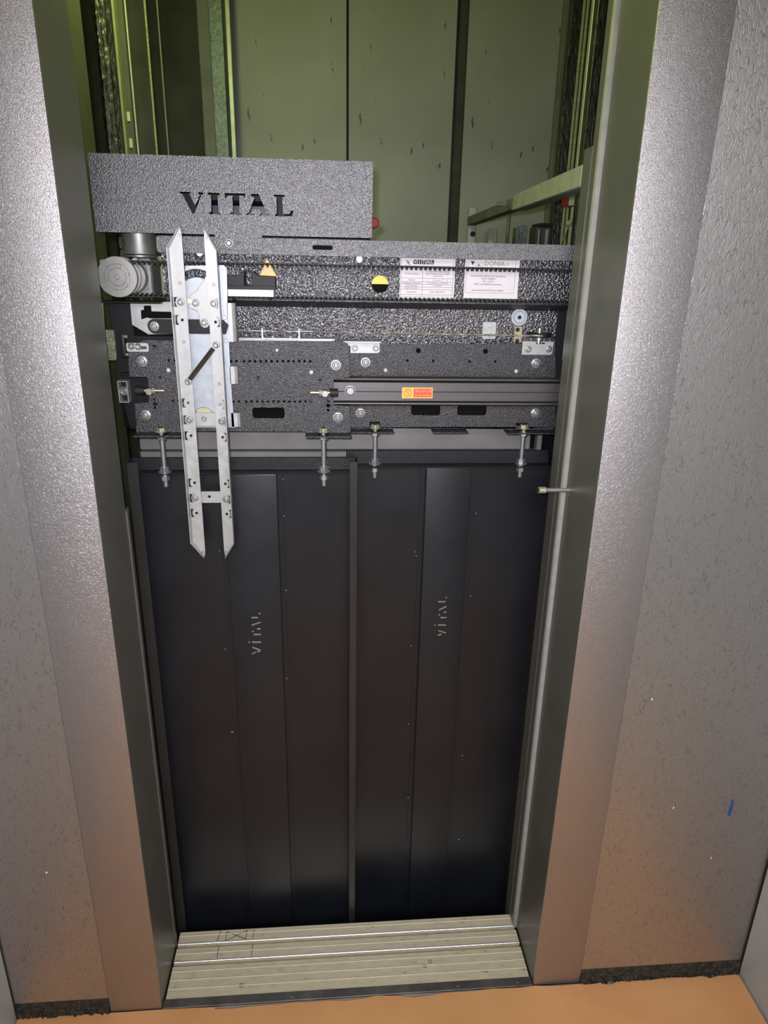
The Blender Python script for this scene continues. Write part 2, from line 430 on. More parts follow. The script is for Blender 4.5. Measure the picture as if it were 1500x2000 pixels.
# rough bitumen strip under the steel panels
def rubble(name, x0, x1, h):
    b = MB(); n = int((x1 - x0) / 0.006); mz = 7; vs = []; fs = []
    for i in range(n + 1):
        for j in range(mz):
            x = x0 + (x1 - x0) * i / n
            z = -0.004 + (h + 0.004) * j / (mz - 1)
            y = 0.004 - 0.012 * (1 - j / (mz - 1)) * random.random() - 0.004 * random.random() * (1 if j < mz - 1 else 0)
            vs.append((x, y, z))
    for i in range(n):
        for j in range(mz - 1):
            a = i * mz + j; fs.append((a, a + mz, a + mz + 1, a + 1))
    b.add(vs, fs)
    b.box(x0, x1, 0.004, 0.006, -0.004, h)
    return struct(b.build(name, 'bitumen', None, smooth=False))
rubble('baseboard_left', -0.781, -0.5692, 0.044)
rubble('baseboard_right', 0.5692, 0.982, 0.041)

# shaft
struct(MB().box(-0.60, -0.56, 0.154, 0.60, -0.9, 3.2).build('wall_shaft_corner', 'olive_wall'))
struct(MB().box(-1.06, -1.0, 0.154, 2.2, -0.9, 3.2).build('wall_shaft_left', 'shaft_dark'))
struct(MB().box(1.2, 1.26, 0.154, 2.2, -0.9, 3.2).build('wall_shaft_right', 'shaft_dark'))
struct(MB().box(-1.06, 1.26, 0.0, 2.2, 3.2, 3.26).build('ceiling_shaft', 'shaft_dark'))
wb = struct(MB().box(-1.06, 1.26, 1.99, 2.05, -0.9, 3.2).build('wall_shaft_back', 'shaft_dark'))
BX = [-0.4083, 0.0382, 0.0464, 0.4678, 0.5136, 0.913]
for k in range(3):
    MB().box(BX[2 * k], BX[2 * k + 1], 1.95, 1.955, 1.0, 3.19).build('wall_panel', 'shaft_panel', wb, 0.002, 1)
MB().box(BX[3], BX[4], 1.985, 1.99, 1.0, 3.19).build('recess_strip', 'shaft_dark', wb)

# ================================================================== SHAFT EQUIPMENT
def upright(name, label, cat, x0, x1, y0, y1, material, z0=1.0, z1=3.18, group=None, bevel=0.0015):
    return tag(MB().box(x0, x1, y0, y1, z0, z1).build(name, material, None, bevel, 1), label, cat, group)
# left side, from the door frame inwards
x0, x1 = [-0.5738, -0.5365]
gr = thing('guide_rail', 'dark pitted guide rail with rough flanks at upper left of shaft', 'rail', (x0, 0.72, 1.0))
b = MB()
xs = [x0 + (x1 - x0) * t for t in (0, 0.18, 0.30, 0.55, 0.62, 0.85, 0.92, 1.0)]
yy = [0.735, 0.728, 0.72, 0.722, 0.716, 0.718, 0.726, 0.726]
vs = []; fs = []; nz = 150
for j in range(nz + 1):
    for xx, y_ in zip(xs, yy): vs.append((xx + random.uniform(-0.0008, 0.0008), y_ + random.uniform(-0.0016, 0.0016), 1.55 + 1.2 * j / nz))
for j in range(nz):
    for i in range(7): fs.append((j * 8 + i, j * 8 + i + 1, j * 8 + i + 9, j * 8 + i + 8))
b.add(vs, fs); b.box(x0, x1, 0.742, 0.76, 1.0, 3.18)
b.build('rail_face', 'rail_rough', gr, smooth=False)
a, b_ = [-0.5525, -0.5415]
upright('cable_duct', 'narrow yellow green strip beside the pitted guide rail', 'strip', a, b_, 0.80, 0.83, 'rail_yellow')
a, b_ = [-0.5504, -0.5305]
duct = upright('cable_channel', 'dark green flat channel between yellow strip and pale edge', 'channel', a, b_, 0.84, 0.86, 'olive_wall')
for zc in [2.0148, 1.955]:
    MB().box(a + 0.004, a + 0.014, 0.836, 0.841, zc - 0.011, zc + 0.011).build('clip', 'handle_wood', duct, 0.001, 1)
a, b_ = [-0.5328, -0.5278]
upright('edge_profile', 'thin pale vertical edge right of the dark green channel', 'profile', a, b_, 0.86, 0.866, 'rail_pale', bevel=0.0008)
a, b_ = [-0.5262, -0.5207]
upright('hanging_cable', 'thin olive cable hanging in the dark left part of shaft', 'cable', a, b_, 1.05, 1.054, 'rope_hemp', bevel=0.001)
a, b_ = [-0.5133, -0.509]
upright('hanging_cable', 'faint grey cable nearest the dark recess left of blue grey post', 'cable', a, b_, 1.15, 1.154, 'shaft_grey', bevel=0.001)
a, b_ = [-0.6326, -0.5806]
upright('counterweight_rail', 'nearly black broad rail behind the pale edge profile', 'rail', a, b_, 1.3, 1.33, 'shaft_dark')
a, b_ = [-0.4951, -0.4534]
upright('side_plate', 'dark olive plate left of the blue grey post', 'plate', a, b_, 1.74, 1.76, 'shaft_grey')
a, b_ = [-0.4488, -0.4018]
c_, d_ = [-0.391, -0.3747]
po = thing('support_post', 'worn blue grey steel post left of the green panels', 'post', (a, 1.7, 1.0))
MB().box(a, b_, 1.70, 1.72, 1.0, 3.18).build('flange', 'post_blue_grey', po, 0.002, 1)
MB().box(b_ - 0.002, c_ + 0.001, 1.725, 1.735, 1.0, 3.18).build('web', 'shaft_dark', po)
MB().box(c_, d_, 1.695, 1.715, 1.0, 3.18).build('edge_strip', 'rail_pale', po, 0.002, 1)

# right side
for px, lab, mt_, y_ in (([0.8151, 0.8229], 'pale edge strip closest to the right green panel', 'shaft_grey', 1.7), ([0.7984, 0.8078], 'second grey edge strip right of the green panels', 'shaft_grey', 1.6)):
    upright('edge_profile', lab, 'profile', px[0], px[1], y_, y_ + 0.03, mt_)
a, b_ = [0.7346, 0.7673]
upright('guide_rail', 'broad black greasy guide rail at upper right of shaft', 'rail', a, b_, 1.35, 1.39, 'rail_rough')
a, b_ = [0.7207, 0.7288]
upright('hoist_rope', 'left one of the pair of thin olive ropes at upper right', 'rope', a, b_, 1.2, 1.206, 'rope_hemp')
a, b_ = [0.7321, 0.7402]
upright('hoist_rope', 'right one of the pair of thin olive ropes at upper right', 'rope', a, b_, 1.2, 1.206, 'rope_hemp')
a, b_ = [0.6846, 0.695]
upright('edge_profile', 'pale green thick vertical strip right of the two ropes', 'profile', a, b_, 1.0, 1.02, 'rail_pale')
a, b_ = [0.5958, 0.6176]
upright('guide_rail', 'dark rough rail just beside the right door frame', 'rail', a, b_, 0.70, 0.73, 'rail_rough')

# handrail on the car roof, running from front to back
hr = thing('roof_handrail', 'pale green square steel handrail running back over the car roof', 'handrail', (0.5, 0.9, 1.4))
P0 = Vector((0.470, 0.27, 1.8445)); P1 = Vector((0.527, 1.745, 1.846)); PM = P0.lerp(P1, 0.42)
def beam(a, b, w):
    d = (b - a).normalized(); u = d.cross(Vector((0, 0, 1))).normalized() * w / 2; v = Vector((0, 0, w / 2))
    vs = [q + s1 * u + s2 * v for q in (a, b) for s1, s2 in ((-1, -1), (1, -1), (1, 1), (-1, 1))]
    return MB().add(vs, [(3, 2, 1, 0), (4, 5, 6, 7), (0, 1, 5, 4), (1, 2, 6, 5), (2, 3, 7, 6), (3, 0, 4, 7)])
beam(P0, PM, 0.040).build('outer_tube', 'rail_pale', hr, 0.002, 1)
beam(PM, P1, 0.031).build('inner_tube', 'shaft_grey', hr, 0.002, 1)
px = (0.5157, 0.5487, 1.7597, 1.899)
pst = MB().box(px[0], px[1], 1.75, 1.765, 1.4, px[3]).build('post', 'rail_pale', hr, 0.002, 1)
q = (0.5362, 1.7997)
MB().cyl((q[0], 1.75, q[1]), (0, -1, 0), 0.011, 0.006, 6).cyl((q[0], 1.744, q[1]), (0, -1, 0), 0.005, 0.006, 12).build('nut', 'satin_black', pst)
bq = PM + Vector((-0.022, 0.06, 0))
MB().cyl(bq, (-1, 0, 0), 0.009, 0.008, 6).cyl(bq + Vector((-0.008, 0, 0)), (-1, 0, 0), 0.005, 0.022, 10).build('clamp_bolt', 'zinc', hr)

# small gear standing on the car roof
r_ = (0.5683, 0.6, 1.7531, 1.8128)
tag(MB().prism([(r_[0], 1.4), (r_[1] + 0.006, 1.4), (r_[1], r_[3]), (r_[0], r_[3])], 1.6, 1.606).build('roof_bracket', 'handle_wood', None, 0.001, 1), 'small tan upright plate on the car roof below the handrail', 'bracket')
r_ = (0.6489, 0.6872, 1.7524, 1.8222)
bl = thing('roof_channel', 'dark blue grey upright channel on the car roof', 'channel', (r_[0], 1.5, 1.4))
MB().box(r_[0], r_[1], 1.5, 1.504, 1.4, r_[3]).build('web', 'post_blue_grey', bl, 0.001, 1)
MB().box(r_[0] - 0.012, r_[0], 1.46, 1.504, 1.4, r_[3] - 0.01).build('flange', 'shaft_grey', bl, 0.001, 1)
tag(MB().tube([(r_[0] - 0.03, 1.52, 1.4), (r_[0] - 0.028, 1.52, r_[3] + 0.03), (r_[0] - 0.012, 1.52, r_[3] + 0.09)], 0.006, 8).build('roof_rod', 'shaft_grey', None), 'thin grey rod rising to the handrail beside blue grey channel', 'rod')
r_ = (0.6643, 0.7177, 1.748, 1.8191)
bx_ = thing('roof_box', 'dark box with thin bright rods on the car roof near handrail', 'box', (r_[0], 1.3, 1.4))
MB().box(r_[0], r_[1], 1.30, 1.38, 1.4, r_[3] - 0.012).build('body', 'shaft_dark', bx_, 0.002, 1)
MB().box(r_[0] + 0.008, r_[1] + 0.004, 1.295, 1.385, r_[3] - 0.012, r_[3]).build('cap', 'satin_black', bx_, 0.002, 1)
for k in (0.15, 0.62, 0.72):
    xx = r_[0] + (r_[1] - r_[0]) * k
    MB().box(xx, xx + 0.003, 1.293, 1.298, 1.4, r_[3] - 0.02).build('rod', 'galvanised_blue', bx_)
r_ = (0.6336, 0.6794, 1.8428, 1.8822)
rb = thing('safety_switch', 'red and pale switch box under the handrail by right frame', 'switch', (r_[0], 0.9, r_[2]))
w_ = r_[1] - r_[0]
MB().box(r_[0], r_[0] + w_ * 0.09, 0.90, 0.95, r_[2], r_[3]).build('side_cover', 'red_plastic', rb, 0.001, 1)
MB().box(r_[0] + w_ * 0.09, r_[0] + w_ * 0.45, 0.897, 0.95, r_[2], r_[3] - 0.004).build('face', 'rail_pale', rb, 0.001, 1)
MB().box(r_[0] + w_ * 0.45, r_[0] + w_ * 0.62, 0.905, 0.95, r_[2], r_[3]).build('hinge', 'shaft_dark', rb)
MB().box(r_[0] + w_ * 0.62, r_[1] + 0.02, 0.89, 0.95, r_[2] + 0.014, r_[3] + 0.012).build('lid', 'red_plastic', rb, 0.002, 1)
q = (0.6395, 1.7955); q2 = (0.6623, 1.8055); q3 = (0.6927, 1.7518)
hk = thing('pipe_clamp', 'olive pipe elbow with round knob and cord beside right frame', 'pipe', (q[0], 0.9, q[1]))
MB().tube([(q2[0], 0.9, q2[1]), (q2[0] + 0.004, 0.9, q2[1] - 0.016), (q3[0] - 0.008, 0.9, q3[1] + 0.01), (q3[0] + 0.02, 0.9, q3[1] - 0.03), (q3[0] + 0.05, 0.9, q3[1] - 0.045), (1.2, 0.9, q3[1] - 0.05)], 0.0085, 12).build('elbow', 'handle_wood', hk)
MB().cyl((q[0] - 0.004, 0.9, q[1]), (1, -0.2, 0.1), 0.009, 0.014, 14).build('knob', 'rope_hemp', hk, 0.003, 2)
MB().tube([(q[0] + 0.008, 0.9, q[1]), (q2[0] - 0.004, 0.9, q2[1] + 0.004), (q2[0] + 0.002, 0.905, q2[1] + 0.02), (q2[0] + 0.004, 0.915, r_[2] + 0.003)], 0.005, 8).build('stem', 'rope_hemp', hk)
MB().tube([(q[0] + 0.004, 0.9, q[1] - 0.006), (q[0] - 0.018, 0.9, q[1] - 0.07), (q[0] - 0.03, 0.9, q[1] - 0.15)], 0.0022, 6).build('cord', 'rope_hemp', hk)

# ================================================================== CAR DOORS
LY = 0.268   # face of the pan of the front door leaf
RY = 0.312   # face of the pan of the rear door leaf
# ---- front (left) leaf
L0 = -0.4709
dx0, dxl, dxr, dx1 = -0.4583, -0.4367, 0.0007, 0.0166
ztop = 1.2812
zlip = 1.2813
zled = 1.2529
dl = thing('car_door_leaf', 'black left car door leaf hanging below the silver coupler vanes', 'door', (0.5 * (dx0 + dx1), LY, -0.75), 'car door leaves')
MB().box(dx0, dx1 - 0.002, LY, LY + 0.0015, -0.75, ztop).build('pan', 'door_black', dl)
MB().prism([(dx0, 0.225), (dxl, 0.225), (dxl, 0.2266), (dx0 + 0.0016, 0.2266), (dx0 + 0.0016, LY), (dx0, LY)], -0.75, zlip, 'z').build('edge_lip', 'door_edge', dl)
MB().prism([(dx1, 0.225), (dxr, 0.225), (dxr, 0.2266), (dx1 - 0.0016, 0.2266), (dx1 - 0.0016, LY), (dx1, LY)], -0.75, zlip, 'z').build('edge_lip', 'door_edge', dl)
MB().box(dxl - 0.004, dxr + 0.004, 0.240, LY, zled - 0.0015, zled + 0.0015).build('top_ledge', 'satin_black', dl, 0.0005, 1)
MB().box(dx0 + 0.002, dx1 - 0.002, LY - 0.006, LY - 0.0005, zled + 0.0015, ztop + 0.001).build('top_stiffener', 'door_sparkle', dl, 0.001, 1)
sx0, sx1 = -0.2705, -0.156
def stiffener(parent, a, b, yb, zt, d=0.014):
    MB().box(a, b, yb - d, yb - 0.0005, -0.74, zt).build('stiffener', 'door_black', parent, 0.0025, 2)
    for u, v in ((a - 0.012, a + 0.001), (b - 0.001, b + 0.012)):
        MB().box(u, v, yb - 0.0016, yb - 0.0004, -0.74, zt).build('weld_flange', 'door_black', parent, 0.0003, 1)
stiffener(dl, sx0, sx1, LY, zled - 0.006)
def dots(parent, pts, y):
    for x, z in pts: MB().cyl((x, y, z), (0, -1, 0), 0.0019, 0.0012, 8, 0.0008).build('spot_weld', 'zinc', parent)
dots(dl, [(-0.1428, 1.2322), (-0.1432, 1.147), (-0.144, 0.965), (-0.2898, 1.0655), (-0.2909, 0.8141), (-0.2896, 0.5793), (-0.2858, 0.5791), (-0.1495, 0.7295)], 0.2664)
def lettering(parent, strokes, y, w=0.0036):
    b = MB()
    for (x0, z0), (x1, z1) in strokes:
        d = Vector((x1 - x0, 0, z1 - z0)); n = Vector((-d.z, 0, d.x)).normalized() * w / 2
        a_ = Vector((x0, y, z0)); c_ = Vector((x1, y, z1))
        pts = [a_ + n, c_ + n, c_ - n, a_ - n]
        b.prism([(p.x, p.z) for p in pts], y - 0.0016, y)
    return note(b.build('raised_lettering', 'cast_aluminium', parent, 0.0006, 1), 'raised VITAL lettering reading upwards')  # pale metal colour stands in for light caught by the embossing
lettering(dl, [[(-0.2259, 0.825), (-0.2073, 0.8162)], [(-0.2279, 0.8071), (-0.2182, 0.8124)], [(-0.2158, 0.8123), (-0.2074, 0.8148)], [(-0.2265, 0.8387), (-0.2052, 0.8381)], [(-0.2348, 0.8389), (-0.2312, 0.8388)], [(-0.222, 0.8589), (-0.2044, 0.8585)], [(-0.2252, 0.8671), (-0.2205, 0.867)], [(-0.2256, 0.8832), (-0.2042, 0.8907)], [(-0.2132, 0.8735), (-0.2049, 0.8733)], [(-0.2247, 0.9032), (-0.2096, 0.9028)], [(-0.208, 0.9134), (-0.2033, 0.9133)]], LY - 0.014)
# ---- rear (right) leaf
ex0, ex1 = -0.0051, 0.4565
ztr = 1.2848; zlr = 1.2534
dr = thing('car_door_leaf', 'black right car door leaf set behind the left leaf', 'door', (0.5 * (ex0 + ex1), RY, -0.75), 'car door leaves')
MB().box(ex0, ex1, RY, RY + 0.0015, -0.75, ztr).build('pan', 'door_black', dr)
MB().box(ex1 - 0.0016, ex1, 0.275, RY, -0.75, zlr).build('edge_lip', 'door_edge', dr)
MB().box(ex0, ex1, 0.280, RY, zlr - 0.0015, zlr + 0.0015).build('top_ledge', 'satin_black', dr, 0.0005, 1)
MB().prism([(ex0, zlr + 0.0015), (ex1, zlr + 0.0015), (ex1, ztr - 0.014), (ex1 - 0.014, ztr + 0.001), (ex0, ztr + 0.001)], RY - 0.006, RY - 0.0005).build('top_stiffener', 'door_sparkle', dr, 0.001, 1)
stiffener(dr, 0.1753, 0.279, RY, zlr - 0.006)
dots(dr, [(0.2976, 1.1331), (0.1579, 1.038), (0.1607, 1.0275), (0.2976, 0.9184), (0.1563, 0.7855), (0.3047, 0.4462), (0.1571, 0.5531), (0.1631, 0.3138), (0.3111, 0.159)], 0.3104)
lettering(dr, [[(0.2197, 0.8197), (0.2284, 0.8237)], [(0.2203, 0.8339), (0.2397, 0.8263)], [(0.2184, 0.8488), (0.2386, 0.8483)], [(0.2095, 0.849), (0.2133, 0.8482)], [(0.2237, 0.8691), (0.2389, 0.8687)], [(0.2184, 0.8762), (0.2221, 0.8775)], [(0.219, 0.8894), (0.2373, 0.8994)], [(0.2306, 0.8829), (0.2381, 0.8841)], [(0.2155, 0.9123), (0.2342, 0.9119)], [(0.2337, 0.9229), (0.2374, 0.9229)]], RY - 0.014)

# ---- grey car front header behind the doors
hy = 0.41
hx = (-0.479, 0.4691, 1.2485, 1.3104)
hd = thing('car_header', 'grey sheet steel car header behind the hanging bolts', 'header', (0, hy, 1.1))
MB().box(hx[0], hx[1] - 0.028, hy, hy + 0.02, hx[2] + 0.012, hx[3] + 0.06).build('upper_sheet', 'header_grey', hd, 0.002, 1)
MB().box(hx[0], hx[1], hy - 0.004, hy + 0.03, hx[2] - 0.06, hx[2] + 0.009).build('lower_fold', 'header_grey', hd, 0.002, 1)
MB().box(hx[1] - 0.012, hx[1], hy - 0.002, hy + 0.02, hx[2] + 0.009, hx[3] + 0.06).build('end_fold', 'header_grey', hd, 0.001, 1)
for xx in (hx[0] + 0.05, hx[1] - 0.08): MB().box(xx, xx + 0.03, 0.3405, hy + 0.001, hx[3] + 0.03, hx[3] + 0.055).build('mounting_arm', 'satin_black', hd)
MB().box(hx[0], hx[1] - 0.012, hy + 0.03, hy + 0.034, hx[2] - 0.06, hx[3] + 0.06).build('back_sheet', 'satin_black', hd)

MB().box(hx[1] - 0.030, hx[1] + 0.18, 0.431, 0.436, -0.75, hx[3] + 0.06).build('dark_gap_sheet', 'void_black', hd)  # black sheet added to keep the gap beside the doors dark

# ================================================================== HANGERS
def hanging_bolt(label, x, y, zf, zl):
    """vertical adjusting bolt from hanger flange (zf) to door ledge (zl)"""
    o = thing('hanging_bolt', label, 'bolt', (x, y, zl - 0.030), 'hanging bolts between hanger plates and door leaves')
    MB().cyl((x, y, zl - 0.030), (0, 0, 1), 0.0050, zf - zl + 0.042, 14).build('threaded_rod', 'zinc', o)
    MB().cyl((x, y, zf + 0.0025), (0, 0, 1), 0.0125, 0.0015, 20).cyl((x, y, zf + 0.004), (0, 0, 1), 0.0098, 0.008, 6, 0.0094).build('head', 'zinc_yellow', o, 0.0006, 1)
    MB().cyl((x, y, zf - 0.0135), (0, 0, 1), 0.0094, 0.009, 6, rot=0.3).build('nut', 'zinc', o, 0.0006, 1)
    MB().cyl((x, y, zl + 0.003), (0, 0, 1), 0.0098, 0.010, 6, rot=0.2).build('nut', 'zinc', o, 0.0006, 1)
    MB().cyl((x, y, zl + 0.0015), (0, 0, 1), 0.0135, 0.0014, 20).build('washer', 'zinc', o)
    MB().cyl((x, y, zl - 0.0165), (0, 0, 1), 0.0094, 0.010, 6, rot=0.5).build('nut', 'zinc', o, 0.0006, 1)
    return o

HY = 0.262
hl = thing('door_hanger', 'black perforated hanger plate of the left door behind the coupler', 'hanger plate', (-0.2283, 0.262, 1.3329), 'door hanger plates')
out = [(-0.4182, 1.5203), (-0.4069, 1.5234), (-0.0127, 1.5258), (-0.0033, 1.5218), (-0.0001, 1.5147), (-0.0, 1.4534), (-0.0318, 1.4489), (-0.0329, 1.4426), (-0.0332, 1.3977), (-0.03, 1.3945), (-0.0032, 1.3935), (0.0011, 1.387), (0.0034, 1.3386), (-0.4411, 1.3404), (-0.4396, 1.3971), (-0.4127, 1.3993), (-0.41, 1.4057), (-0.4081, 1.4474), (-0.4118, 1.4515), (-0.4442, 1.4513), (-0.4424, 1.4981)]
row1 = [(-0.3633, 1.4846), (-0.3512, 1.4837), (-0.2395, 1.484), (-0.2292, 1.4841), (-0.2138, 1.4843), (-0.2024, 1.4844), (-0.1915, 1.4845), (-0.1804, 1.4846), (-0.1691, 1.4847), (-0.1581, 1.4848), (-0.1467, 1.4849), (-0.1353, 1.485), (-0.1242, 1.4851), (-0.1138, 1.4851), (-0.1023, 1.4852), (-0.0912, 1.4853), (-0.0801, 1.4854)]
row2 = [(-0.3623, 1.4024), (-0.3506, 1.4024), (-0.34, 1.4025), (-0.2395, 1.4019), (-0.2283, 1.4019), (-0.2136, 1.402), (-0.2028, 1.402), (-0.1909, 1.4021), (-0.18, 1.4021), (-0.1688, 1.4022), (-0.1575, 1.4022), (-0.1466, 1.4023), (-0.1353, 1.4023), (-0.1247, 1.4023), (-0.1134, 1.4024), (-0.1025, 1.4024), (-0.0911, 1.4025), (-0.0798, 1.4025)]
sing = [(-0.389, 1.5126), (-0.3835, 1.4507), (-0.3987, 1.4057), (-0.3993, 1.3888), (-0.187, 1.451), (-0.1994, 1.431), (-0.0604, 1.4487), (-0.0801, 1.405), (-0.0439, 1.4041), (-0.044, 1.3847)]
big = [(-0.3985, 1.3973), (-0.0439, 1.3944)]
holes = [circ(x, z, 0.0027, 10) for x, z in row1 + row2] + [circ(x, z, 0.0030, 10) for x, z in sing] + [circ(x, z, 0.0042, 12) for x, z in big]
q = (-0.2018, -0.135, 1.3669, 1.3896)
holes.append(rrect(q[0], q[1], q[2], q[3], 0.006))
note(MB().plate(out, holes, HY, HY + 0.004).build('plate', 'hammer_hanger', hl), 'perforated black hanger plate')
for q in ((-0.4438, -0.334, 1.3296, 1.3394), (-0.0921, 0.0034, 1.3286, 1.3386)):
    MB().prism([(0.236, q[2] + 0.002), (HY + 0.0045, q[2] + 0.002), (HY + 0.0045, q[3] + 0.008), (HY + 0.0005, q[3] + 0.008), (HY + 0.0005, q[2] + 0.0065), (0.236, q[2] + 0.0065)], q[0], q[1], 'x').build('bottom_flange', 'hammer_hanger', hl, 0.001, 1)
zfl = 1.3361
for q, lb in (((-0.3886, 1.301), 'threaded hanging bolt left of the silver coupler vanes'), ((-0.0545, 1.3005), 'threaded hanging bolt at right end of the left hanger plate')):
    hanging_bolt(lb, q[0], 0.249, 1.3381, zled)
for q in [(-0.4159, 1.4827), (-0.4193, 1.3736), (-0.0275, 1.4788), (-0.0237, 1.3703)]: place('bolt', FLANGE_NUT, (q[0], HY, q[1]), hl)
for q in [(-0.3659, 1.4652), (-0.078, 1.4633)]: place('rivet', RIVET, (q[0], HY, q[1]), hl)
q = (-0.1465, 1.5073); place('screw', RIVET_GREY, (q[0], HY, q[1]), hl)
# rubber end stops with their screws
def end_stop(parent, q, sgn, y):
    x, z = q
    o = MB().cyl((x - sgn * 0.002, y, z), (sgn, 0, 0), 0.0085, 0.017, 18).build('end_stop', 'rubber_black', parent, 0.001, 1)
    hx_ = x - sgn * 0.012
    MB().cyl((hx_, HY, z - 0.002), (0, -1, 0), 0.0030, 0.012, 10).cyl((hx_, HY - 0.010, z - 0.002), (0, -1, 0), 0.0078, 0.007, 6, 0.0074).build('clamp_bolt', 'zinc', o, 0.0005, 1)
    MB().cyl((x - sgn * 0.017, y, z), (-sgn, 0, 0), 0.0064, 0.007, 6).build('nut', 'zinc_yellow', o, 0.0005, 1)
    MB().cyl((x, y, z), (-sgn, 0, 0), 0.0024, 0.042, 10).build('threaded_rod', 'zinc_yellow', o)
    return o
end_stop(hl, (-0.0384, 1.4237), 1, 0.249)
end_stop(hl, (-0.4169, 1.4259), -1, 0.249)
# limit switch actuator at the left end
q = (-0.4425, -0.3997, 1.502, 1.5189)
ac = MB().plate(rrect(q[0], q[1], q[2], q[3], 0.003), [stadium(*(-0.4247, -0.4028, 1.507, 1.513))], 0.256, 0.258).build('actuator_bracket', 'galvanised', hl)
for s_ in [(-0.4323, 1.5128), (-0.4195, 1.512)]: place('screw', PAN_SCREW, (s_[0], 0.256, s_[1]), ac)
q = (-0.4533, -0.4434, 1.4914, 1.537)
MB().box(q[0], q[1], 0.250, 0.262, q[2], q[3]).build('actuator_bar', 'satin_black', hl, 0.003, 2)
for s_ in [(-0.4426, 1.5311), (-0.4443, 1.4965)]: MB().cyl((s_[0] - 0.001, 0.254, s_[1]), (1, 0, 0), 0.0035, 0.006, 10).build('screw', 'zinc', hl)

RH = 0.326
hr_ = thing('door_hanger', 'black hanger plate of the right door behind the guide rail', 'hanger plate', (0.218, 0.326, 1.3334), 'door hanger plates')
out = [(-0.0277, 1.5138), (0.4457, 1.5188), (0.4507, 1.5145), (0.4719, 1.3349), (-0.0286, 1.3342)]
holes = [circ(x, z, 0.0056, 14) for x, z in [(0.1506, 1.5017), (0.2973, 1.502)]] + [circ(x, z, 0.0030, 10) for x, z in [(0.1279, 1.4808), (0.1838, 1.4802), (0.2637, 1.4798), (0.3203, 1.4803)]]
for q in ((0.1392, 0.2045, 1.3611, 1.3852), (0.2425, 0.3085, 1.3614, 1.3856)): holes.append(rrect(q[0], q[1], q[2], q[3], 0.006))
for q in ((0.0475, 0.0704, 1.3308, 1.3459), (0.3793, 0.4053, 1.3289, 1.3442)): holes.append([(q[0], q[2] + 0.002), (q[1], q[2] + 0.002), (q[1], q[3]), (q[0], q[3])])
note(MB().plate(out, holes, RH, RH + 0.004).build('plate', 'hammer_hanger', hr_), 'black hanger plate with slots')
q = (0.0061, 0.4527, 1.4459, 1.5169)
for q in ((0.0043, 0.0992, 1.3238, 1.3331), (0.3529, 0.4656, 1.3218, 1.3324), (0.1857, 0.2648, 1.324, 1.3322)):
    MB().prism([(0.297, q[2] + 0.002), (RH + 0.0045, q[2] + 0.002), (RH + 0.0045, q[3] + 0.006), (RH + 0.0005, q[3] + 0.006), (RH + 0.0005, q[2] + 0.006), (0.297, q[2] + 0.006)], q[0], q[1], 'x').build('bottom_flange', 'hammer_hanger', hr_, 0.001, 1)
for q, lb in (((0.0586, 1.296), 'threaded hanging bolt under left end of the guide rail'), ((0.3918, 1.2957), 'rightmost threaded hanging bolt, near the release key')):
    hanging_bolt(lb, q[0], 0.306, 1.3331, zlr)
for q in [(0.0368, 1.4764), (0.0266, 1.3665), (0.4114, 1.4775), (0.4207, 1.3677)]: place('bolt', FLANGE_NUT, (q[0], RH, q[1]), hr_)
for q in [(0.0806, 1.4596), (0.3688, 1.4597)]: place('rivet', RIVET, (q[0], RH, q[1]), hr_)
# cable brackets on its top edge
bk = MB().prism([(-0.0352, 1.5207), (0.0668, 1.5228), (0.0672, 1.4994), (0.0629, 1.4961), (0.0038, 1.4955), (0.0037, 1.5105), (-0.0353, 1.5111)], 0.320, 0.3225).build('cable_bracket', 'galvanised', hr_, 0.0006, 1)
q = (-0.0352, 0.0668, 1.5202, 1.5233)
MB().box(q[0], q[1], 0.285, 0.3225, q[3] - 0.002, q[3] + 0.0005).build('shelf', 'galvanised', bk)
q = (0.0276, 0.0494, 1.5183, 1.5236)
MB().box(q[0], q[1], 0.3185, 0.3205, q[2], q[3]).build('notch_insert', 'satin_black', bk, 0.0008, 1)
for s_ in [(0.0136, 1.5063), (0.0583, 1.5068)]: place('bolt', HEX_BOLT, (s_[0], 0.320, s_[1]), bk)
q = (0.3765, 0.4446, 1.4962, 1.5245); n_ = (0.4037, 0.4275, 1.5191, 1.5256)
bk = MB().plate([(q[0], q[2]), (q[1] - 0.004, q[2]), (q[1], q[2] + 0.004), (q[1], q[3]), (n_[1], q[3]), (n_[1] - 0.003, n_[2]), (n_[0] + 0.003, n_[2]), (n_[0], q[3]), (q[0], q[3])], [], 0.320, 0.3225).build('pulley_bracket', 'galvanised', hr_)
MB().box(q[0], q[1], 0.3225, 0.36, q[3] - 0.002, q[3]).build('shelf', 'galvanised', bk)
for s_ in [(0.3903, 1.508), (0.4357, 1.5085)]: place('bolt', HEX_BOLT, (s_[0], 0.320, s_[1]), bk)
zp = 1.5384; xp = 0.4128
MB().cyl((xp, 0.325, zp - 0.004), (0, 0, 1), 0.027, 0.002, 28).cyl((xp, 0.325, zp - 0.002), (0, 0, 1), 0.024, 0.004, 28).cyl((xp, 0.325, zp + 0.002), (0, 0, 1), 0.027, 0.002, 28).build('cable_pulley', 'rubber_black', hr_, 0.0004, 1)
MB().cyl((xp, 0.325, zp - 0.018), (0, 0, 1), 0.006, 0.032, 14).cyl((xp, 0.325, zp - 0.010), (0, 0, 1), 0.011, 0.004, 20).build('pulley_bolt', 'zinc', hr_)

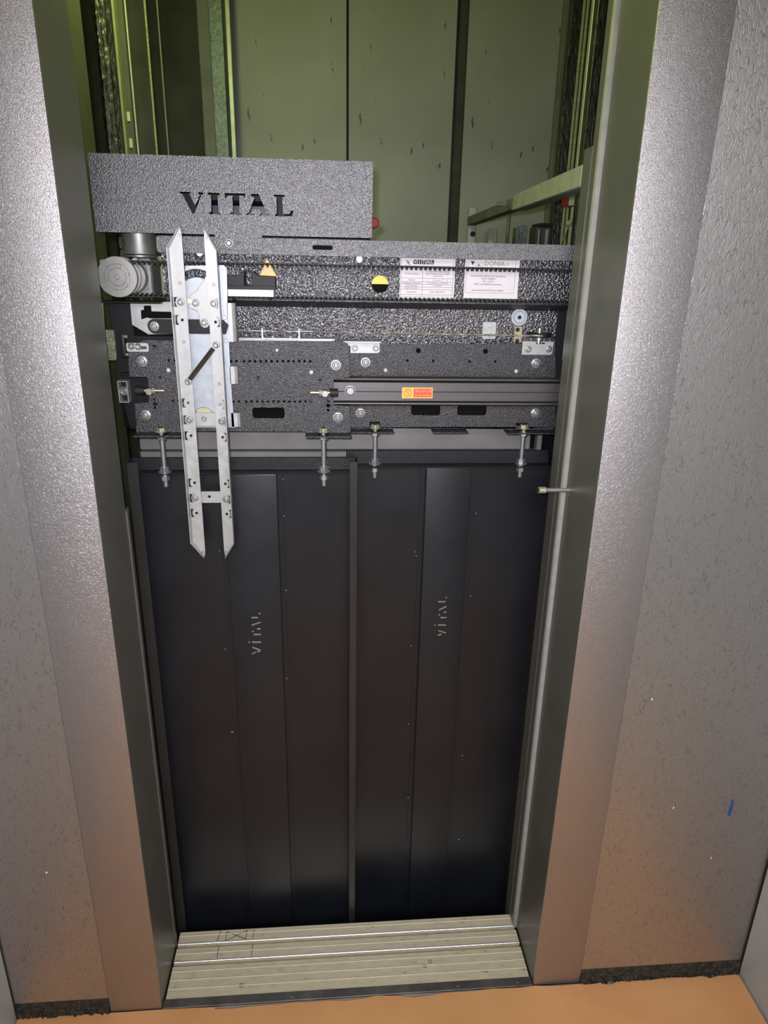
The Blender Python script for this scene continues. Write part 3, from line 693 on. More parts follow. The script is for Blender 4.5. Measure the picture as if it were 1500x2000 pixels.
# ================================================================== OPERATOR BEAM
TY, BY, VY = 0.270, 0.305, 0.338
ob = thing('operator_beam', 'long black hammer finish door operator beam carrying the toothed belt', 'operator beam', (0.0409, 0.3, 1.5915))
q = (-0.37, 0.4624, 1.6939, 1.7183)
zt_, zb_ = 1.7186, 1.6885
s1 = (-0.0722, -0.0323, 1.6996, 1.708); s2 = (-0.1214, -0.0819, 1.7144, 1.7227)
lip = MB().plate(rrect(q[0], q[1], zb_, zt_, 0.005), [stadium(*s1)], TY, TY + 0.003)
lip.box(q[0] + 0.004, q[1], TY + 0.003, 0.42, zt_ - 0.003, zt_)
lip.box(q[0] + 0.004, q[1], TY + 0.003, BY, zb_, zb_ + 0.003)
note(lip.build('top_lip', 'hammer_black', ob), 'upper front lip with a slot')
MB().box(s1[0] - 0.004, s1[1] + 0.004, TY + 0.004, TY + 0.006, s1[2] - 0.003, s1[3] + 0.003).build('slot_dark_sheet', 'void_black', ob)  # black sheet added so the slot looks dark
rx0, rx1 = -0.3703, 0.4769
zr0, zr1 = 1.6039, 1.7105
zl1, zl0 = 1.5878, 1.3128
hc = (0.0638, 1.6369)
note(MB().plate([(rx0, zr0), (rx1, zr0), (rx1, zr1), (rx0, zr1)], [circ(hc[0], hc[1], 0.0172, 28)], BY, BY + 0.003).build('belt_channel', 'hammer_coarse', ob), 'coarse hammered channel face behind the belt')
half = [(hc[0] + 0.022 * math.cos(a), hc[1] + 0.022 * math.sin(a)) for a in [PI * k / 16 for k in range(17)]]
MB().prism(half, BY + 0.006, BY + 0.008).build('indicator_half', 'yellow_plastic', ob)
half = [(x, 2 * hc[1] - z) for x, z in half]
MB().prism(half, BY + 0.006, BY + 0.008).build('indicator_half', 'void_black', ob)
MB().prism([(BY, zr0), (BY, zr0 - 0.003), (VY, zl1 - 0.001), (VY, zl1 + 0.004), (BY + 0.003, zr0 + 0.002)], rx0, 0.4718, 'x').build('lower_bend', 'hammer_black', ob, 0.002, 2)
lx0, lx1 = -0.4878, 0.4528
zsp = 1.5093
MB().box(lx0, lx1, VY, VY + 0.003, zl0 + 0.02, zsp).build('rear_web', 'void_black', ob)  # web blackened behind the hangers to paint the dark in their slots
note(MB().box(lx0, lx1, VY, VY + 0.003, zsp, zl1 + 0.002).build('lower_web', 'hammer_coarse', ob), 'coarse hammered lower web')
# black end plate on the left
ep = MB().prism([(-0.4893, 1.5932), (-0.3531, 1.5922), (-0.3745, 1.3282), (-0.4727, 1.3281), (-0.4762, 1.3462), (-0.4801, 1.3707), (-0.4903, 1.4342), (-0.4905, 1.4896)], 0.330, 0.336).build('end_plate', 'satin_black', ob, 0.001, 1)
q = (-0.4934, -0.3772, 1.5844, 1.5964)
MB().box(q[0], q[1], 0.290, 0.336, q[3] - 0.004, q[3]).build('end_shelf', 'satin_black', ob, 0.001, 1)
MB().tube([(q[0] + 0.003, 0.292, q[3] - 0.002), (q[0] + 0.001, 0.292, 1.5447), (q[0] - 0.0005, 0.292, 1.5346)], 0.0015, 6).build('edge_wire', 'rail_pale', ob)
MB().box(0.4524, 0.5154, 0.342, 0.347, 1.3213, 1.5995).build('end_plate', 'satin_black', ob)  # black sheet added to darken the gap right of the beam
# stop bracket: pale framed opening with bolt
q = (-0.4841, -0.464, 1.3896, 1.4351)
fr = MB().plate([(q[0], q[2]), (q[1], q[2]), (q[1], q[3]), (q[0], q[3])], [[(q[0] + 0.0018, q[2] + 0.0018), (q[1] - 0.0018, q[2] + 0.0018), (q[1] - 0.0018, q[3] - 0.0018), (q[0] + 0.0018, q[3] - 0.0018)]], 0.310, 0.330).build('rail_end_section', 'rail_pale', ob)
q = (-0.474, 1.4128)
MB().cyl((q[0], 0.328, q[1]), (0, -1, 0), 0.0095, 0.008, 22).ring((q[0], 0.320, q[1]), (0, -1, 0), 0.0088, 0.0066, 0.006, 22).cyl((q[0], 0.320, q[1]), (0, -1, 0), 0.0045, 0.006, 6).build('bolt', 'zinc', fr, 0.0005, 1)
q = (-0.4776, -0.4587, 1.4455, 1.4509)
MB().box(q[0], q[1], 0.315, 0.33, q[2], q[3]).build('peg', 'satin_black', ob, 0.001, 1)
# galvanised bracket with stepped cut-out
cut = [(-0.4235, 1.5777), (-0.4173, 1.5788), (-0.4165, 1.5869), (-0.4022, 1.5871), (-0.4022, 1.576), (-0.3613, 1.5756), (-0.3624, 1.5624), (-0.4076, 1.5618), (-0.4116, 1.5638), (-0.4243, 1.5596)]
note(MB().plate([(-0.4432, 1.5945), (-0.3351, 1.5951), (-0.34, 1.532), (-0.4127, 1.5301), (-0.4437, 1.5492)], [cut], 0.318, 0.320).build('slotted_bracket', 'galvanised', ob), 'galvanised bracket with stepped cut-out')
MB().box(-0.4434, -0.3644, 0.324, 0.326, 1.526, 1.5895).build('cutout_dark_sheet', 'void_black', ob)  # black sheet added as the darkness inside the cut-out
# idler bolt, square spacer, small screwed bracket
q = (0.3675, 1.5736)
ib = MB().cyl((q[0], VY, q[1]), (0, -1, 0), 0.0182, 0.006, 36).ring((q[0], VY - 0.006, q[1]), (0, -1, 0), 0.0178, 0.0128, 0.0012, 36).cyl((q[0], VY - 0.006, q[1]), (0, -1, 0), 0.0120, 0.003, 30).build('eccentric_bolt', 'galvanised_blue', ob, 0.0005, 1)
MB().cyl((q[0], VY - 0.009, q[1]), (0, -1, 0), 0.0045, 0.0006, 6).build('hex_socket', 'satin_black', ib)
q = (0.3586, 0.3756, 1.5215, 1.555)
sq = MB().box(q[0], q[1], 0.328, VY, q[2], q[3]).build('spacer_block', 'handle_wood', ob, 0.001, 1)
for c_ in [(0.3652, 1.548), (0.3661, 1.5243)]: MB().cyl((c_[0], 0.328, c_[1]), (0, -1, 0), 0.0045, 0.0006, 12).build('spacer_hole', 'satin_black', sq)
q = (0.2893, 0.3185, 1.5273, 1.5628)
sb = MB().plate(rrect(q[0], q[1], q[2], q[3], 0.004), [], 0.332, VY).build('screwed_bracket', 'galvanised', ob)
for c_ in [(0.3073, 1.5544), (0.3075, 1.5351)]: place('bolt', HEX_SMALL, (c_[0], 0.332, c_[1]), sb)
for c_ in [(-0.2901, 1.6929), (0.02, 1.6878)]: MB().cyl((c_[0], TY + 0.006, c_[1] - 0.004), (0, -1, 0), 0.006, 0.004, 16).build('screw', 'zinc', ob)
# thin row of rope guides below the rope
q = (0.0713, 0.3771, 1.5198, 1.5241)
for k in range(34):
    xx = q[0] + (q[1] - q[0]) * k / 34
    MB().box(xx, xx + 0.0045, 0.333, VY, q[2] + 0.001, q[3] - 0.0005).build('tooth', 'rubber_black' if k % 2 else 'gearbox_grey', ob)

# ================================================================== OPERATOR COVER "VITAL"
CY = 0.262
cx0, cx1, cz0, cz1 = -0.4776, 0.0439, 1.7227, 1.8564
tb = (-0.2574, -0.168, 1.6971, 1.731)
LET = [[(-0.3181, 1.796), (-0.2975, 1.7957), (-0.2977, 1.7931), (-0.2996, 1.7921), (-0.2907, 1.7721), (-0.2799, 1.7918), (-0.2836, 1.793), (-0.2834, 1.7956), (-0.274, 1.7954), (-0.2741, 1.7928), (-0.2781, 1.7909), (-0.2926, 1.7588), (-0.2965, 1.7587), (-0.3128, 1.7918), (-0.3174, 1.7934)],
       [(-0.2655, 1.7956), (-0.2437, 1.7953), (-0.2439, 1.7927), (-0.2478, 1.7908), (-0.2476, 1.7625), (-0.2439, 1.7608), (-0.2441, 1.7582), (-0.2651, 1.7586), (-0.2649, 1.7612), (-0.2609, 1.7631), (-0.2601, 1.7914), (-0.2657, 1.7921)],
       [(-0.2352, 1.7955), (-0.1962, 1.7957), (-0.1976, 1.7868), (-0.2003, 1.7912), (-0.2078, 1.7919), (-0.2084, 1.7626), (-0.2046, 1.7609), (-0.2048, 1.7582), (-0.2259, 1.7586), (-0.2257, 1.7613), (-0.2208, 1.7632), (-0.2202, 1.7915), (-0.2278, 1.7913), (-0.2339, 1.7859)],
       [(-0.1858, 1.7951), (-0.1714, 1.7954), (-0.1565, 1.762), (-0.1517, 1.7604), (-0.1518, 1.7577), (-0.1711, 1.7581), (-0.171, 1.7608), (-0.1681, 1.7618), (-0.1707, 1.768), (-0.1832, 1.7686), (-0.1863, 1.7622), (-0.1816, 1.7605), (-0.1817, 1.7579), (-0.1961, 1.7584), (-0.196, 1.7611), (-0.1911, 1.763), (-0.1794, 1.7882), (-0.1859, 1.7924)],
       [(-0.1427, 1.7953), (-0.1226, 1.7949), (-0.1227, 1.7923), (-0.1275, 1.7913), (-0.1265, 1.7619), (-0.1149, 1.7621), (-0.1098, 1.7685), (-0.1069, 1.7686), (-0.1082, 1.7578), (-0.1421, 1.7579), (-0.142, 1.7606), (-0.1381, 1.7625), (-0.1381, 1.791), (-0.1428, 1.7926)]]
oc = thing('operator_cover', 'black box cover with cut out VITAL letters above the operator beam', 'cover', (0.5 * (cx0 + cx1), CY, cz0))
outl = [(cx0, cz0), (tb[0], cz0), (tb[0], tb[2]), (tb[1], tb[2]), (tb[1], cz0), (cx1, cz0), (cx1, cz1 - 0.002), (cx1 - 0.002, cz1), (cx0 + 0.003, cz1), (cx0, cz1 - 0.003)]
sl_ = (-0.22, -0.1986, 1.7036, 1.711)
note(MB().plate(outl, LET + [stadium(*sl_)], CY, CY + 0.0015).build('front_sheet', 'hammer_black', oc), 'front sheet with cut-out letters and screw tab')
MB().box(cx0, cx1, CY + 0.0015, 0.42, cz1 - 0.0015, cz1).build('top_sheet', 'hammer_black', oc)
MB().box(cx0, cx0 + 0.0015, CY + 0.0015, 0.42, cz0, cz1 - 0.0015).build('side_sheet', 'hammer_black', oc)
MB().box(cx1 - 0.0015, cx1, CY + 0.0015, 0.42, cz0, cz1 - 0.0015).build('side_sheet', 'hammer_black', oc)
MB().box(cx0, cx1, 0.4185, 0.42, cz0, cz1 - 0.0015).build('back_sheet', 'satin_black', oc)
q = (-0.2313, 1.7077); place('screw', PAN_SCREW, (q[0], CY, q[1]), oc)
q = (-0.2728, -0.2318, 1.7519, 1.7966)
cb = thing('control_unit', 'blue component seen through the cut out letters of the cover', 'component', (q[0], 0.33, q[2]))
MB().box(q[0] - 0.005, q[1] + 0.075, 0.37, 0.40, cz0 + 0.004, q[3] - 0.012).build('body', 'blue_plastic', cb, 0.003, 1)
MB().box(q[0] - 0.005, q[1] + 0.075, 0.372, 0.40, q[3] - 0.012, q[3] - 0.005).build('connector_strip', 'void_black', cb, 0.002, 1)  # coloured near black for the shade inside the cover
q = (0.0502, 0.0606, 1.7399, 1.7658)
tag(MB().prism([(cx1 + 0.0005, q[2]), (q[1], q[2] + 0.008), (q[1] + 0.001, q[3] - 0.006), (cx1 + 0.0005, q[3])], 0.32, 0.35).build('emergency_switch', 'red_plastic', None, 0.002, 1), 'small red switch sticking out right of the VITAL cover', 'switch')

# ================================================================== DRIVE MOTOR
pc = (-0.4459, 1.6426)
dm = thing('drive_motor', 'silver drive motor with round belt pulley at the left end', 'motor', (-0.4192, 0.34, 1.6003))
mx_ = -0.4222; mr = 0.03180000000000002
MB().cyl((mx_, 0.352, 1.6848), (0, 0, 1), mr, 0.12, 40).build('motor_body', 'cast_aluminium', dm, 0.002, 2)
MB().cyl((mx_, 0.352, 1.6799), (0, 0, 1), mr * 1.04, 0.0035, 40).build('motor_flange', 'cast_aluminium', dm, 0.0006, 1)
q = (-0.4344, -0.3942, 1.6018, 1.6789)
MB().box(q[0], q[1], 0.318, 0.40, q[2], q[3]).build('gearbox', 'gearbox_grey', dm, 0.008, 3)
MB().box(q[0] + 0.016, q[1] - 0.010, 0.3172, 0.3185, q[2] + 0.016, q[3] - 0.010).build('nameplate', 'gearbox_grey', dm, 0.0004, 1)
q = (-0.4177, -0.3802, 1.598, 1.6827)
MB().box(q[0], q[1], 0.402, 0.405, q[2], q[3]).build('green_lit_plate', 'green_lit_paint', dm)  # added plate, coloured green to imitate the green-lit gap by the gearbox
for s_ in [(-0.4848, 1.6679), (-0.4837, 1.6181), (-0.4226, 1.6719)]: MB().cyl((s_[0], 0.325, s_[1]), (0, -1, 0), 0.007, 0.02, 12).build('mounting_boss', 'cast_aluminium', dm, 0.001, 1)
MB().cyl((pc[0] + 0.012, 0.318, pc[1]), (0, -1, 0), 0.032, 0.022, 36).build('gearbox_neck', 'cast_aluminium', dm, 0.001, 1)
pu = MB().cyl((pc[0], 0.262, pc[1]), (0, -1, 0), 0.0375, 0.004, 48).ring((pc[0], 0.258, pc[1]), (0, -1, 0), 0.0375, 0.024, 0.0022, 48).cyl((pc[0], 0.258, pc[1]), (0, -1, 0), 0.0165, 0.0018, 36).cyl((pc[0], 0.284, pc[1]), (0, -1, 0), 0.034, 0.022, 40).cyl((pc[0], 0.288, pc[1]), (0, -1, 0), 0.0375, 0.004, 48).build('pulley', 'cast_aluminium', dm, 0.0006, 1)
for k in range(6):
    a_ = 2 * PI * k / 6 + 0.25
    MB().cyl((pc[0] + 0.0205 * math.cos(a_), 0.258, pc[1] + 0.0205 * math.sin(a_)), (0, -1, 0), 0.0036, 0.0034, 10).build('pin', 'cast_aluminium', pu, 0.0004, 1)
MB().cyl((pc[0], 0.2565, pc[1]), (0, -1, 0), 0.0052, 0.003, 16, 0.0046).build('axle_screw', 'zinc', pu, 0.0004, 1)

# ================================================================== TOOTHED BELT
yb0, yb1 = 0.268, 0.282
zu = 1.6713; zw = 1.6075
xr = 0.4795
bt = thing('toothed_belt', 'black toothed rubber belt looping along the operator beam', 'belt', (0.0, 0.275, zw))
def belt_run(z, x0, x1, sgn, nm):
    pts_o = []; n = int((x1 - x0) / 0.0095)
    b = MB().box(x0, x1, yb0, yb1, z - 0.0018, z + 0.0024 * (1 if sgn < 0 else 1))
    for k in range(n):
        x = x0 + 0.0095 * (k + 0.3)
        b.prism([(x, z), (x + 0.0056, z), (x + 0.0042, z + sgn * 0.0056), (x + 0.0014, z + sgn * 0.0056)], yb0, yb1)
    return b.build(nm, 'rubber_black', bt, smooth=False)
belt_run(zu, pc[0] + 0.004, xr, -1, 'upper_run')
belt_run(zw, pc[0] + 0.004, xr, 1, 'lower_run')
zc = (zu + zw) / 2; rr = (zu - zw) / 2
arc = [(pc[0] + 0.004 + (rr + 0.002) * math.cos(a), zc + (rr + 0.002) * math.sin(a)) for a in [PI / 2 + PI * k / 20 for k in range(21)]]
arc += [(pc[0] + 0.004 + (rr - 0.002) * math.cos(a), zc + (rr - 0.002) * math.sin(a)) for a in [1.5 * PI - PI * k / 20 for k in range(21)]]
MB().prism(arc, yb0, yb1).build('pulley_wrap', 'rubber_black', bt)
# belt clamp carrying the coupler
bc = thing('belt_clamp', 'black block with bright aluminium bar clamped on the belt', 'belt clamp', (-0.1928, 0.27, 1.6057))
note(MB().prism([(-0.2379, 1.649), (-0.2201, 1.6493), (-0.2099, 1.6561), (-0.2049, 1.6571), (-0.2062, 1.6315), (-0.1923, 1.6317), (-0.1911, 1.6574), (-0.1872, 1.6565), (-0.1786, 1.65), (-0.1459, 1.6487), (-0.1455, 1.6296), (-0.239, 1.63)], 0.262, 0.300).build('block', 'satin_black', bc, 0.0008, 1), 'black notched block')
q = (-0.2392, -0.1486, 1.6098, 1.6242)
MB().box(q[0], q[1], 0.258, 0.300, q[2], q[3]).build('bar', 'galvanised', bc, 0.001, 1)
MB().box(q[0], q[1] + 0.003, 0.2585, 0.298, q[3] - 0.0005, q[3] + 0.006).build('spacer', 'satin_black', bc)
for s_ in [(-0.2284, 1.6062), (-0.1573, 1.6073)]: MB().cyl((s_[0], 0.268, s_[1] + 0.003), (0, 0, -1), 0.004, 0.006, 6).build('screw', 'satin_black', bc, 0.0005, 1)

# ================================================================== GUIDE RAIL
RLY = 0.285
g0, g1 = -0.4051, 0.4633
z0_, z1_ = 1.3887, 1.4513
gl = thing('door_guide_rail', 'black anodised aluminium rail behind left hanger with orange red sticker', 'rail', (0.5 * (g0 + g1), RLY, z0_))
h_ = z1_ - z0_; zm = (z0_ + z1_) / 2
MB().prism([(RLY + 0.0005, z0_ + 0.012), (RLY + 0.0005, zm - 0.0008), (RLY + 0.0025, zm), (RLY + 0.0005, zm + 0.0008), (RLY + 0.0005, z1_ - 0.012), (0.318, z1_ - 0.012), (0.318, z0_ + 0.012)], g0, g1, 'x').build('web', 'anodised_black', gl, smooth=False)
for za in (z1_ - 0.0055, z0_ + 0.0055):
    pr = [(RLY + 0.012 + 0.013 * math.cos(a), za + 0.0055 * math.sin(a)) for a in [2 * PI * k / 20 for k in range(20)]]
    MB().prism(pr, g0, g1, 'x').build('running_track', 'anodised_black', gl)
q = (0.0027, 1.4216); place('bolt', ROUND_BOLT, (q[0], RLY + 0.001, q[1]), gl)

# stickers
q = (0.1132, 0.1793, 1.4063, 1.4293)
ys_ = RLY - 0.0004
st = thing('rail_sticker', 'small orange and red warning sticker on the black rail', 'sticker', (q[0], ys_, q[2]))
w_ = q[1] - q[0]; h2 = q[3] - q[2]
MB().box(q[0], q[1], ys_, RLY + 0.0018, q[2], q[3]).build('backing', 'sticker_yellow', st)
MB().box(q[0] + 0.38 * w_, q[1] - 0.03 * w_, ys_ - 0.0002, ys_, q[2] + 0.10 * h2, q[3] - 0.10 * h2).build('red_field', 'sticker_red', st)
MB().ring((q[0] + 0.19 * w_, ys_, q[2] + 0.5 * h2), (0, -1, 0), 0.0086, 0.0072, 0.0003, 26).build('prohibition_ring', 'sticker_red', st)
cx_, cz_ = q[0] + 0.19 * w_, q[2] + 0.5 * h2
MB().prism([(cx_ - 0.0055, cz_ + 0.0045), (cx_ - 0.0045, cz_ + 0.0055), (cx_ + 0.0055, cz_ - 0.0045), (cx_ + 0.0045, cz_ - 0.0055)], ys_ - 0.0003, ys_).build('prohibition_bar', 'sticker_red', st)
MB().box(cx_ - 0.002, cx_ + 0.004, ys_ - 0.0002, ys_, cz_ + 0.001, cz_ + 0.005).box(cx_ - 0.0035, cx_ - 0.0005, ys_ - 0.0002, ys_, cz_ - 0.005, cz_ - 0.001).build('oil_can_icon', 'sticker_orange', st)
place('lettering', text_mesh('lettering', 'Do not oil', 0.0085, 'sticker_yellow', 'LEFT', sx=0.95), (q[0] + 0.44 * w_, ys_ - 0.0003, q[2] + 0.68 * h2), st)
place('lettering', text_mesh('lettering', 'on the surface', 0.0068, 'sticker_yellow', 'LEFT', sx=0.86), (q[0] + 0.42 * w_, ys_ - 0.0003, q[2] + 0.30 * h2), st)

# white product data label
PY = BY - 0.0006
def lab_box(name, par, r, mt_, y=PY): return MB().box(r[0], r[1], y - 0.0002, y, r[2], r[3]).build(name, mt_, par)
q = (0.1046, 0.2179, 1.6104, 1.6919)
pl = thing('product_label', 'white VITAL product data sticker with table behind the belt', 'label', (q[0], PY, q[2]))
MB().box(q[0], q[1], PY, BY, q[2], q[3]).build('paper', 'paper_white', pl)
W_ = q[1] - q[0]; H_ = q[3] - q[2]
def at(u, v): return (q[0] + u * W_, q[3] - v * H_)
def hline(par, u0, u1, v, t=0.0004):
    a_ = at(u0, v); b_ = at(u1, v); lab_box('rule', par, (a_[0], b_[0], a_[1] - t, a_[1] + t), 'ink_grey')
def vline(par, u, v0, v1, t=0.0004):
    a_ = at(u, v0); b_ = at(u, v1); lab_box('rule', par, (a_[0] - t, a_[0] + t, b_[1], a_[1]), 'ink_grey')
for v in (0.30, 0.515, 0.60, 0.66, 0.725, 0.785, 0.91): hline(pl, 0.02, 0.97, v)
for v in (0.02, 0.96): hline(pl, 0.02, 0.97, v, 0.0003)
vline(pl, 0.02, 0.02, 0.96); vline(pl, 0.97, 0.02, 0.96); vline(pl, 0.41, 0.30, 0.96); vline(pl, 0.61, 0.515, 0.60); vline(pl, 0.78, 0.515, 0.60)
a_, b_ = at(0.09, 0.22), at(0.21, 0.06)
MB().prism([(a_[0], a_[1]), (a_[0] + 0.002, a_[1]), (b_[0], b_[1]), (b_[0] - 0.002, b_[1])], PY - 0.0002, PY).build('logo_stroke', 'ink_pale', pl)
c_, d_ = at(0.10, 0.09), at(0.19, 0.21)
MB().prism([(c_[0], c_[1]), (c_[0] + 0.003, c_[1]), (d_[0], d_[1]), (d_[0] - 0.003, d_[1])], PY - 0.0002, PY).build('logo_stroke', 'ink_grey', pl)
for k, ch in enumerate('VITAL'):
    a_ = at(0.235 + 0.077 * k, 0.185); b_ = at(0.235 + 0.077 * k + 0.068, 0.075)
    o_ = lab_box('letter_tile', pl, (a_[0], b_[0], a_[1], b_[1]), 'ink_black')
    place('letter', text_mesh('letter', ch, 0.0105, 'paper_white', 'CENTER'), ((a_[0] + b_[0]) / 2, PY - 0.0004, (a_[1] + b_[1]) / 2), o_)
def txt(par, u, v, s, size, mt_='ink_black', al='CENTER', sx=1.0):
    p_ = at(u, v); place('print_line', text_mesh('print_line', s, size, mt_, al, sx=sx), (p_[0], PY - 0.0003, p_[1]), par)
for v, s in ((0.41, 'Product Name'), (0.558, 'Release'), (0.63, 'Identification Number'), (0.692, 'Serial Number'), (0.755, 'Batch Number'), (0.845, 'Description')): txt(pl, 0.215, v, s, 0.0044)
for v, s in ((0.355, 'VTD RE2 R PREMIUM 900X2 TEL 800X2'), (0.41, 'STAR PATTERN SLCH 900X2 2X1100MT'), (0.465, 'CHECK DOOR')): txt(pl, 0.69, v, s, 0.0040, sx=0.72)
txt(pl, 0.51, 0.558, '1', 0.0044); txt(pl, 0.695, 0.558, 'Revision', 0.0040, sx=0.85); txt(pl, 0.87, 0.558, '3', 0.0044)
txt(pl, 0.69, 0.63, 'VDR2T900R0800 L-C030E2000HP', 0.0040, 'ink_grey', sx=0.78); txt(pl, 0.69, 0.692, '042580058', 0.0042, 'ink_grey'); txt(pl, 0.69, 0.755, '--', 0.0042, 'ink_grey'); txt(pl, 0.69, 0.845, 'SLCH 1500 TYP B', 0.0044, sx=0.9)

# white firm label
q = (0.2382, 0.352, 1.6124, 1.6926)
W_ = q[1] - q[0]; H_ = q[3] - q[2]
dn = thing('firm_label', 'white DONIA address sticker behind the belt, right of data sticker', 'label', (q[0], PY, q[2]))
MB().box(q[0], q[1], PY, BY, q[2], q[3]).build('paper', 'paper_white', dn)
hline(dn, 0.03, 0.93, 0.055, 0.0003); hline(dn, 0.03, 0.93, 0.865, 0.0003); vline(dn, 0.03, 0.055, 0.865, 0.0003); vline(dn, 0.93, 0.055, 0.865, 0.0003)
a_, b_, c_ = at(0.10, 0.095), at(0.175, 0.095), at(0.1375, 0.20)
MB().prism([a_, b_, c_], PY - 0.0002, PY).build('logo_triangle', 'ink_black', dn)
a_, b_, c_ = at(0.215, 0.215), at(0.285, 0.215), at(0.25, 0.145)
MB().prism([a_, b_, c_], PY - 0.0002, PY).build('logo_triangle', 'ink_grey', dn)
vline(dn, 0.065, 0.12, 0.25, 0.0002); vline(dn, 0.195, 0.12, 0.25, 0.0002); vline(dn, 0.315, 0.12, 0.25, 0.0002); hline(dn, 0.195, 0.315, 0.12, 0.0002)
txt(dn, 0.35, 0.150, 'DONIA', 0.0130, 'ink_grey', 'LEFT', 1.0)
txt(dn, 0.74, 0.15, 'ct', 0.010, 'ink_pale', 'LEFT')
txt(dn, 0.44, 0.455, '853 ANTOINE CHAPTAL ZAC des Garennes', 0.0047, sx=0.82); txt(dn, 0.44, 0.52, '95150 TAVERNY', 0.0047, sx=0.9); txt(dn, 0.44, 0.585, 'TEL: +33161', 0.0047); txt(dn, 0.44, 0.65, 'MAIL: contact@donia-ascenseurs', 0.0047, sx=0.9)
txt(dn, 0.44, 0.80, 'repr\u00e9sentant exclusif VITAL, France / Belgique', 0.0045, sx=0.80)

# warning triangle
tri = [(-0.1634, 1.6827), (-0.1806, 1.6475), (-0.1448, 1.6471)]
tg = thing('warning_sticker', 'orange triangular electrical warning sticker partly behind the belt', 'sticker', (tri[1][0], PY, tri[1][1]))
MB().prism(tri, PY, BY).build('triangle', 'sticker_orange', tg)
cx_ = sum(t_[0] for t_ in tri) / 3; cz_ = sum(t_[1] for t_ in tri) / 3
MB().prism([(cx_ + (x - cx_) * 0.78, cz_ + (z - cz_) * 0.78) for x, z in tri], PY - 0.0002, PY).build('inner_field', 'sticker_yellow', tg)
MB().prism([(cx_ - 0.002, cz_ + 0.010), (cx_ + 0.003, cz_ + 0.010), (cx_, cz_ + 0.002), (cx_ + 0.0035, cz_ + 0.003), (cx_ - 0.002, cz_ - 0.008), (cx_ - 0.0003, cz_ - 0.0005), (cx_ - 0.004, cz_ - 0.001)], PY - 0.0004, PY - 0.0002).build('lightning_bolt', 'paper_white', tg)

# ================================================================== DOOR COUPLER
SY = 0.250     # base plate
VYF = 0.226    # face of the vanes
dc = thing('door_coupler', 'silver galvanised door coupler with two long vertical vanes', 'coupler', (-0.309, 0.226, 1.0694))
base = [(-0.3146, 1.6654), (-0.242, 1.6677), (-0.2364, 1.6632), (-0.2391, 1.5998), (-0.2406, 1.5014), (-0.2406, 1.4296), (-0.2387, 1.3499), (-0.3286, 1.3498), (-0.3288, 1.4291), (-0.3264, 1.5889)]
arc = []
ac_ = (-0.2952, 1.6133); ro = 0.0469; ri = 0.031299999999999994
for k in range(11): a = math.radians(132 - 84 * k / 10); arc.append((ac_[0] + ro * math.cos(a), ac_[1] + ro * math.sin(a)))
for k in range(11): a = math.radians(48 + 84 * k / 10); arc.append((ac_[0] + ri * math.cos(a), ac_[1] + ri * math.sin(a)))
note(MB().plate(base, [arc], SY, SY + 0.0025).build('base_plate', 'galvanised_blue', dc), 'blue-grey galvanised base plate')
# bent tabs of the base plate
for q in ((-0.2402, -0.2242, 1.5237, 1.5981), (-0.2419, -0.2256, 1.4402, 1.4753), (-0.244, -0.2251, 1.3512, 1.3802), (-0.3482, -0.3393, 1.5298, 1.5961)):
    MB().prism([(q[0], SY), (q[1] - 0.007, SY), (q[1] - 0.002, SY + 0.003), (q[1], SY + 0.009), (q[1] - 0.0022, SY + 0.009), (q[1] - 0.004, SY + 0.004), (q[1] - 0.007, SY + 0.0024), (q[0], SY + 0.0024)], q[2], q[3], 'z').build('bent_tab', 'galvanised', dc)
for s_ in [(-0.2413, 1.6622), (-0.2457, 1.5707), (-0.2453, 1.5264)]: MB().cyl((s_[0], SY, s_[1]), (0, -1, 0), 0.004, 0.004, 12).build('rivet', 'zinc', dc, 0.0005, 1)
# black link arm
am = (-0.3802, 1.5532); rm = 0.013600000000000056; ax1 = -0.2442
armp = [(am[0] + rm * math.cos(a), am[1] + rm * math.sin(a)) for a in [PI / 2 + PI * k / 14 for k in range(15)]] + [(ax1, am[1] - rm), (ax1 + 0.006, am[1] + 0.004), (ax1 - 0.004, am[1] + rm)]
arm = MB().prism(armp, 0.240, 0.244).build('link_arm', 'satin_black', dc, 0.0006, 1)
place('bolt', FLANGE_NUT, (am[0], 0.240, am[1]), arm).scale = (0.82, 0.82, 0.82)
# crank plate
cr = MB().prism([(-0.2728, 1.6506), (-0.2857, 1.6318), (-0.2942, 1.6204), (-0.3074, 1.6117), (-0.3063, 1.6014), (-0.3129, 1.5899), (-0.3035, 1.5862), (-0.2959, 1.5835), (-0.2926, 1.5749), (-0.2926, 1.5614), (-0.2901, 1.5547), (-0.2844, 1.5509), (-0.2774, 1.5529), (-0.273, 1.5597), (-0.2708, 1.579), (-0.2661, 1.5906), (-0.2625, 1.6322)], 0.236, 0.2385).build('crank_plate', 'galvanised', dc, 0.0006, 1)
for s_ in [(-0.2978, 1.5977), (-0.2837, 1.5615)]: place('bolt', HEX_BOLT, (s_[0], 0.236, s_[1]), cr)
q = (-0.3072, 1.6014); MB().cyl((q[0], 0.236, q[1]), (0, -1, 0), 0.0045, 0.006, 10).build('pin', 'zinc_yellow', cr)
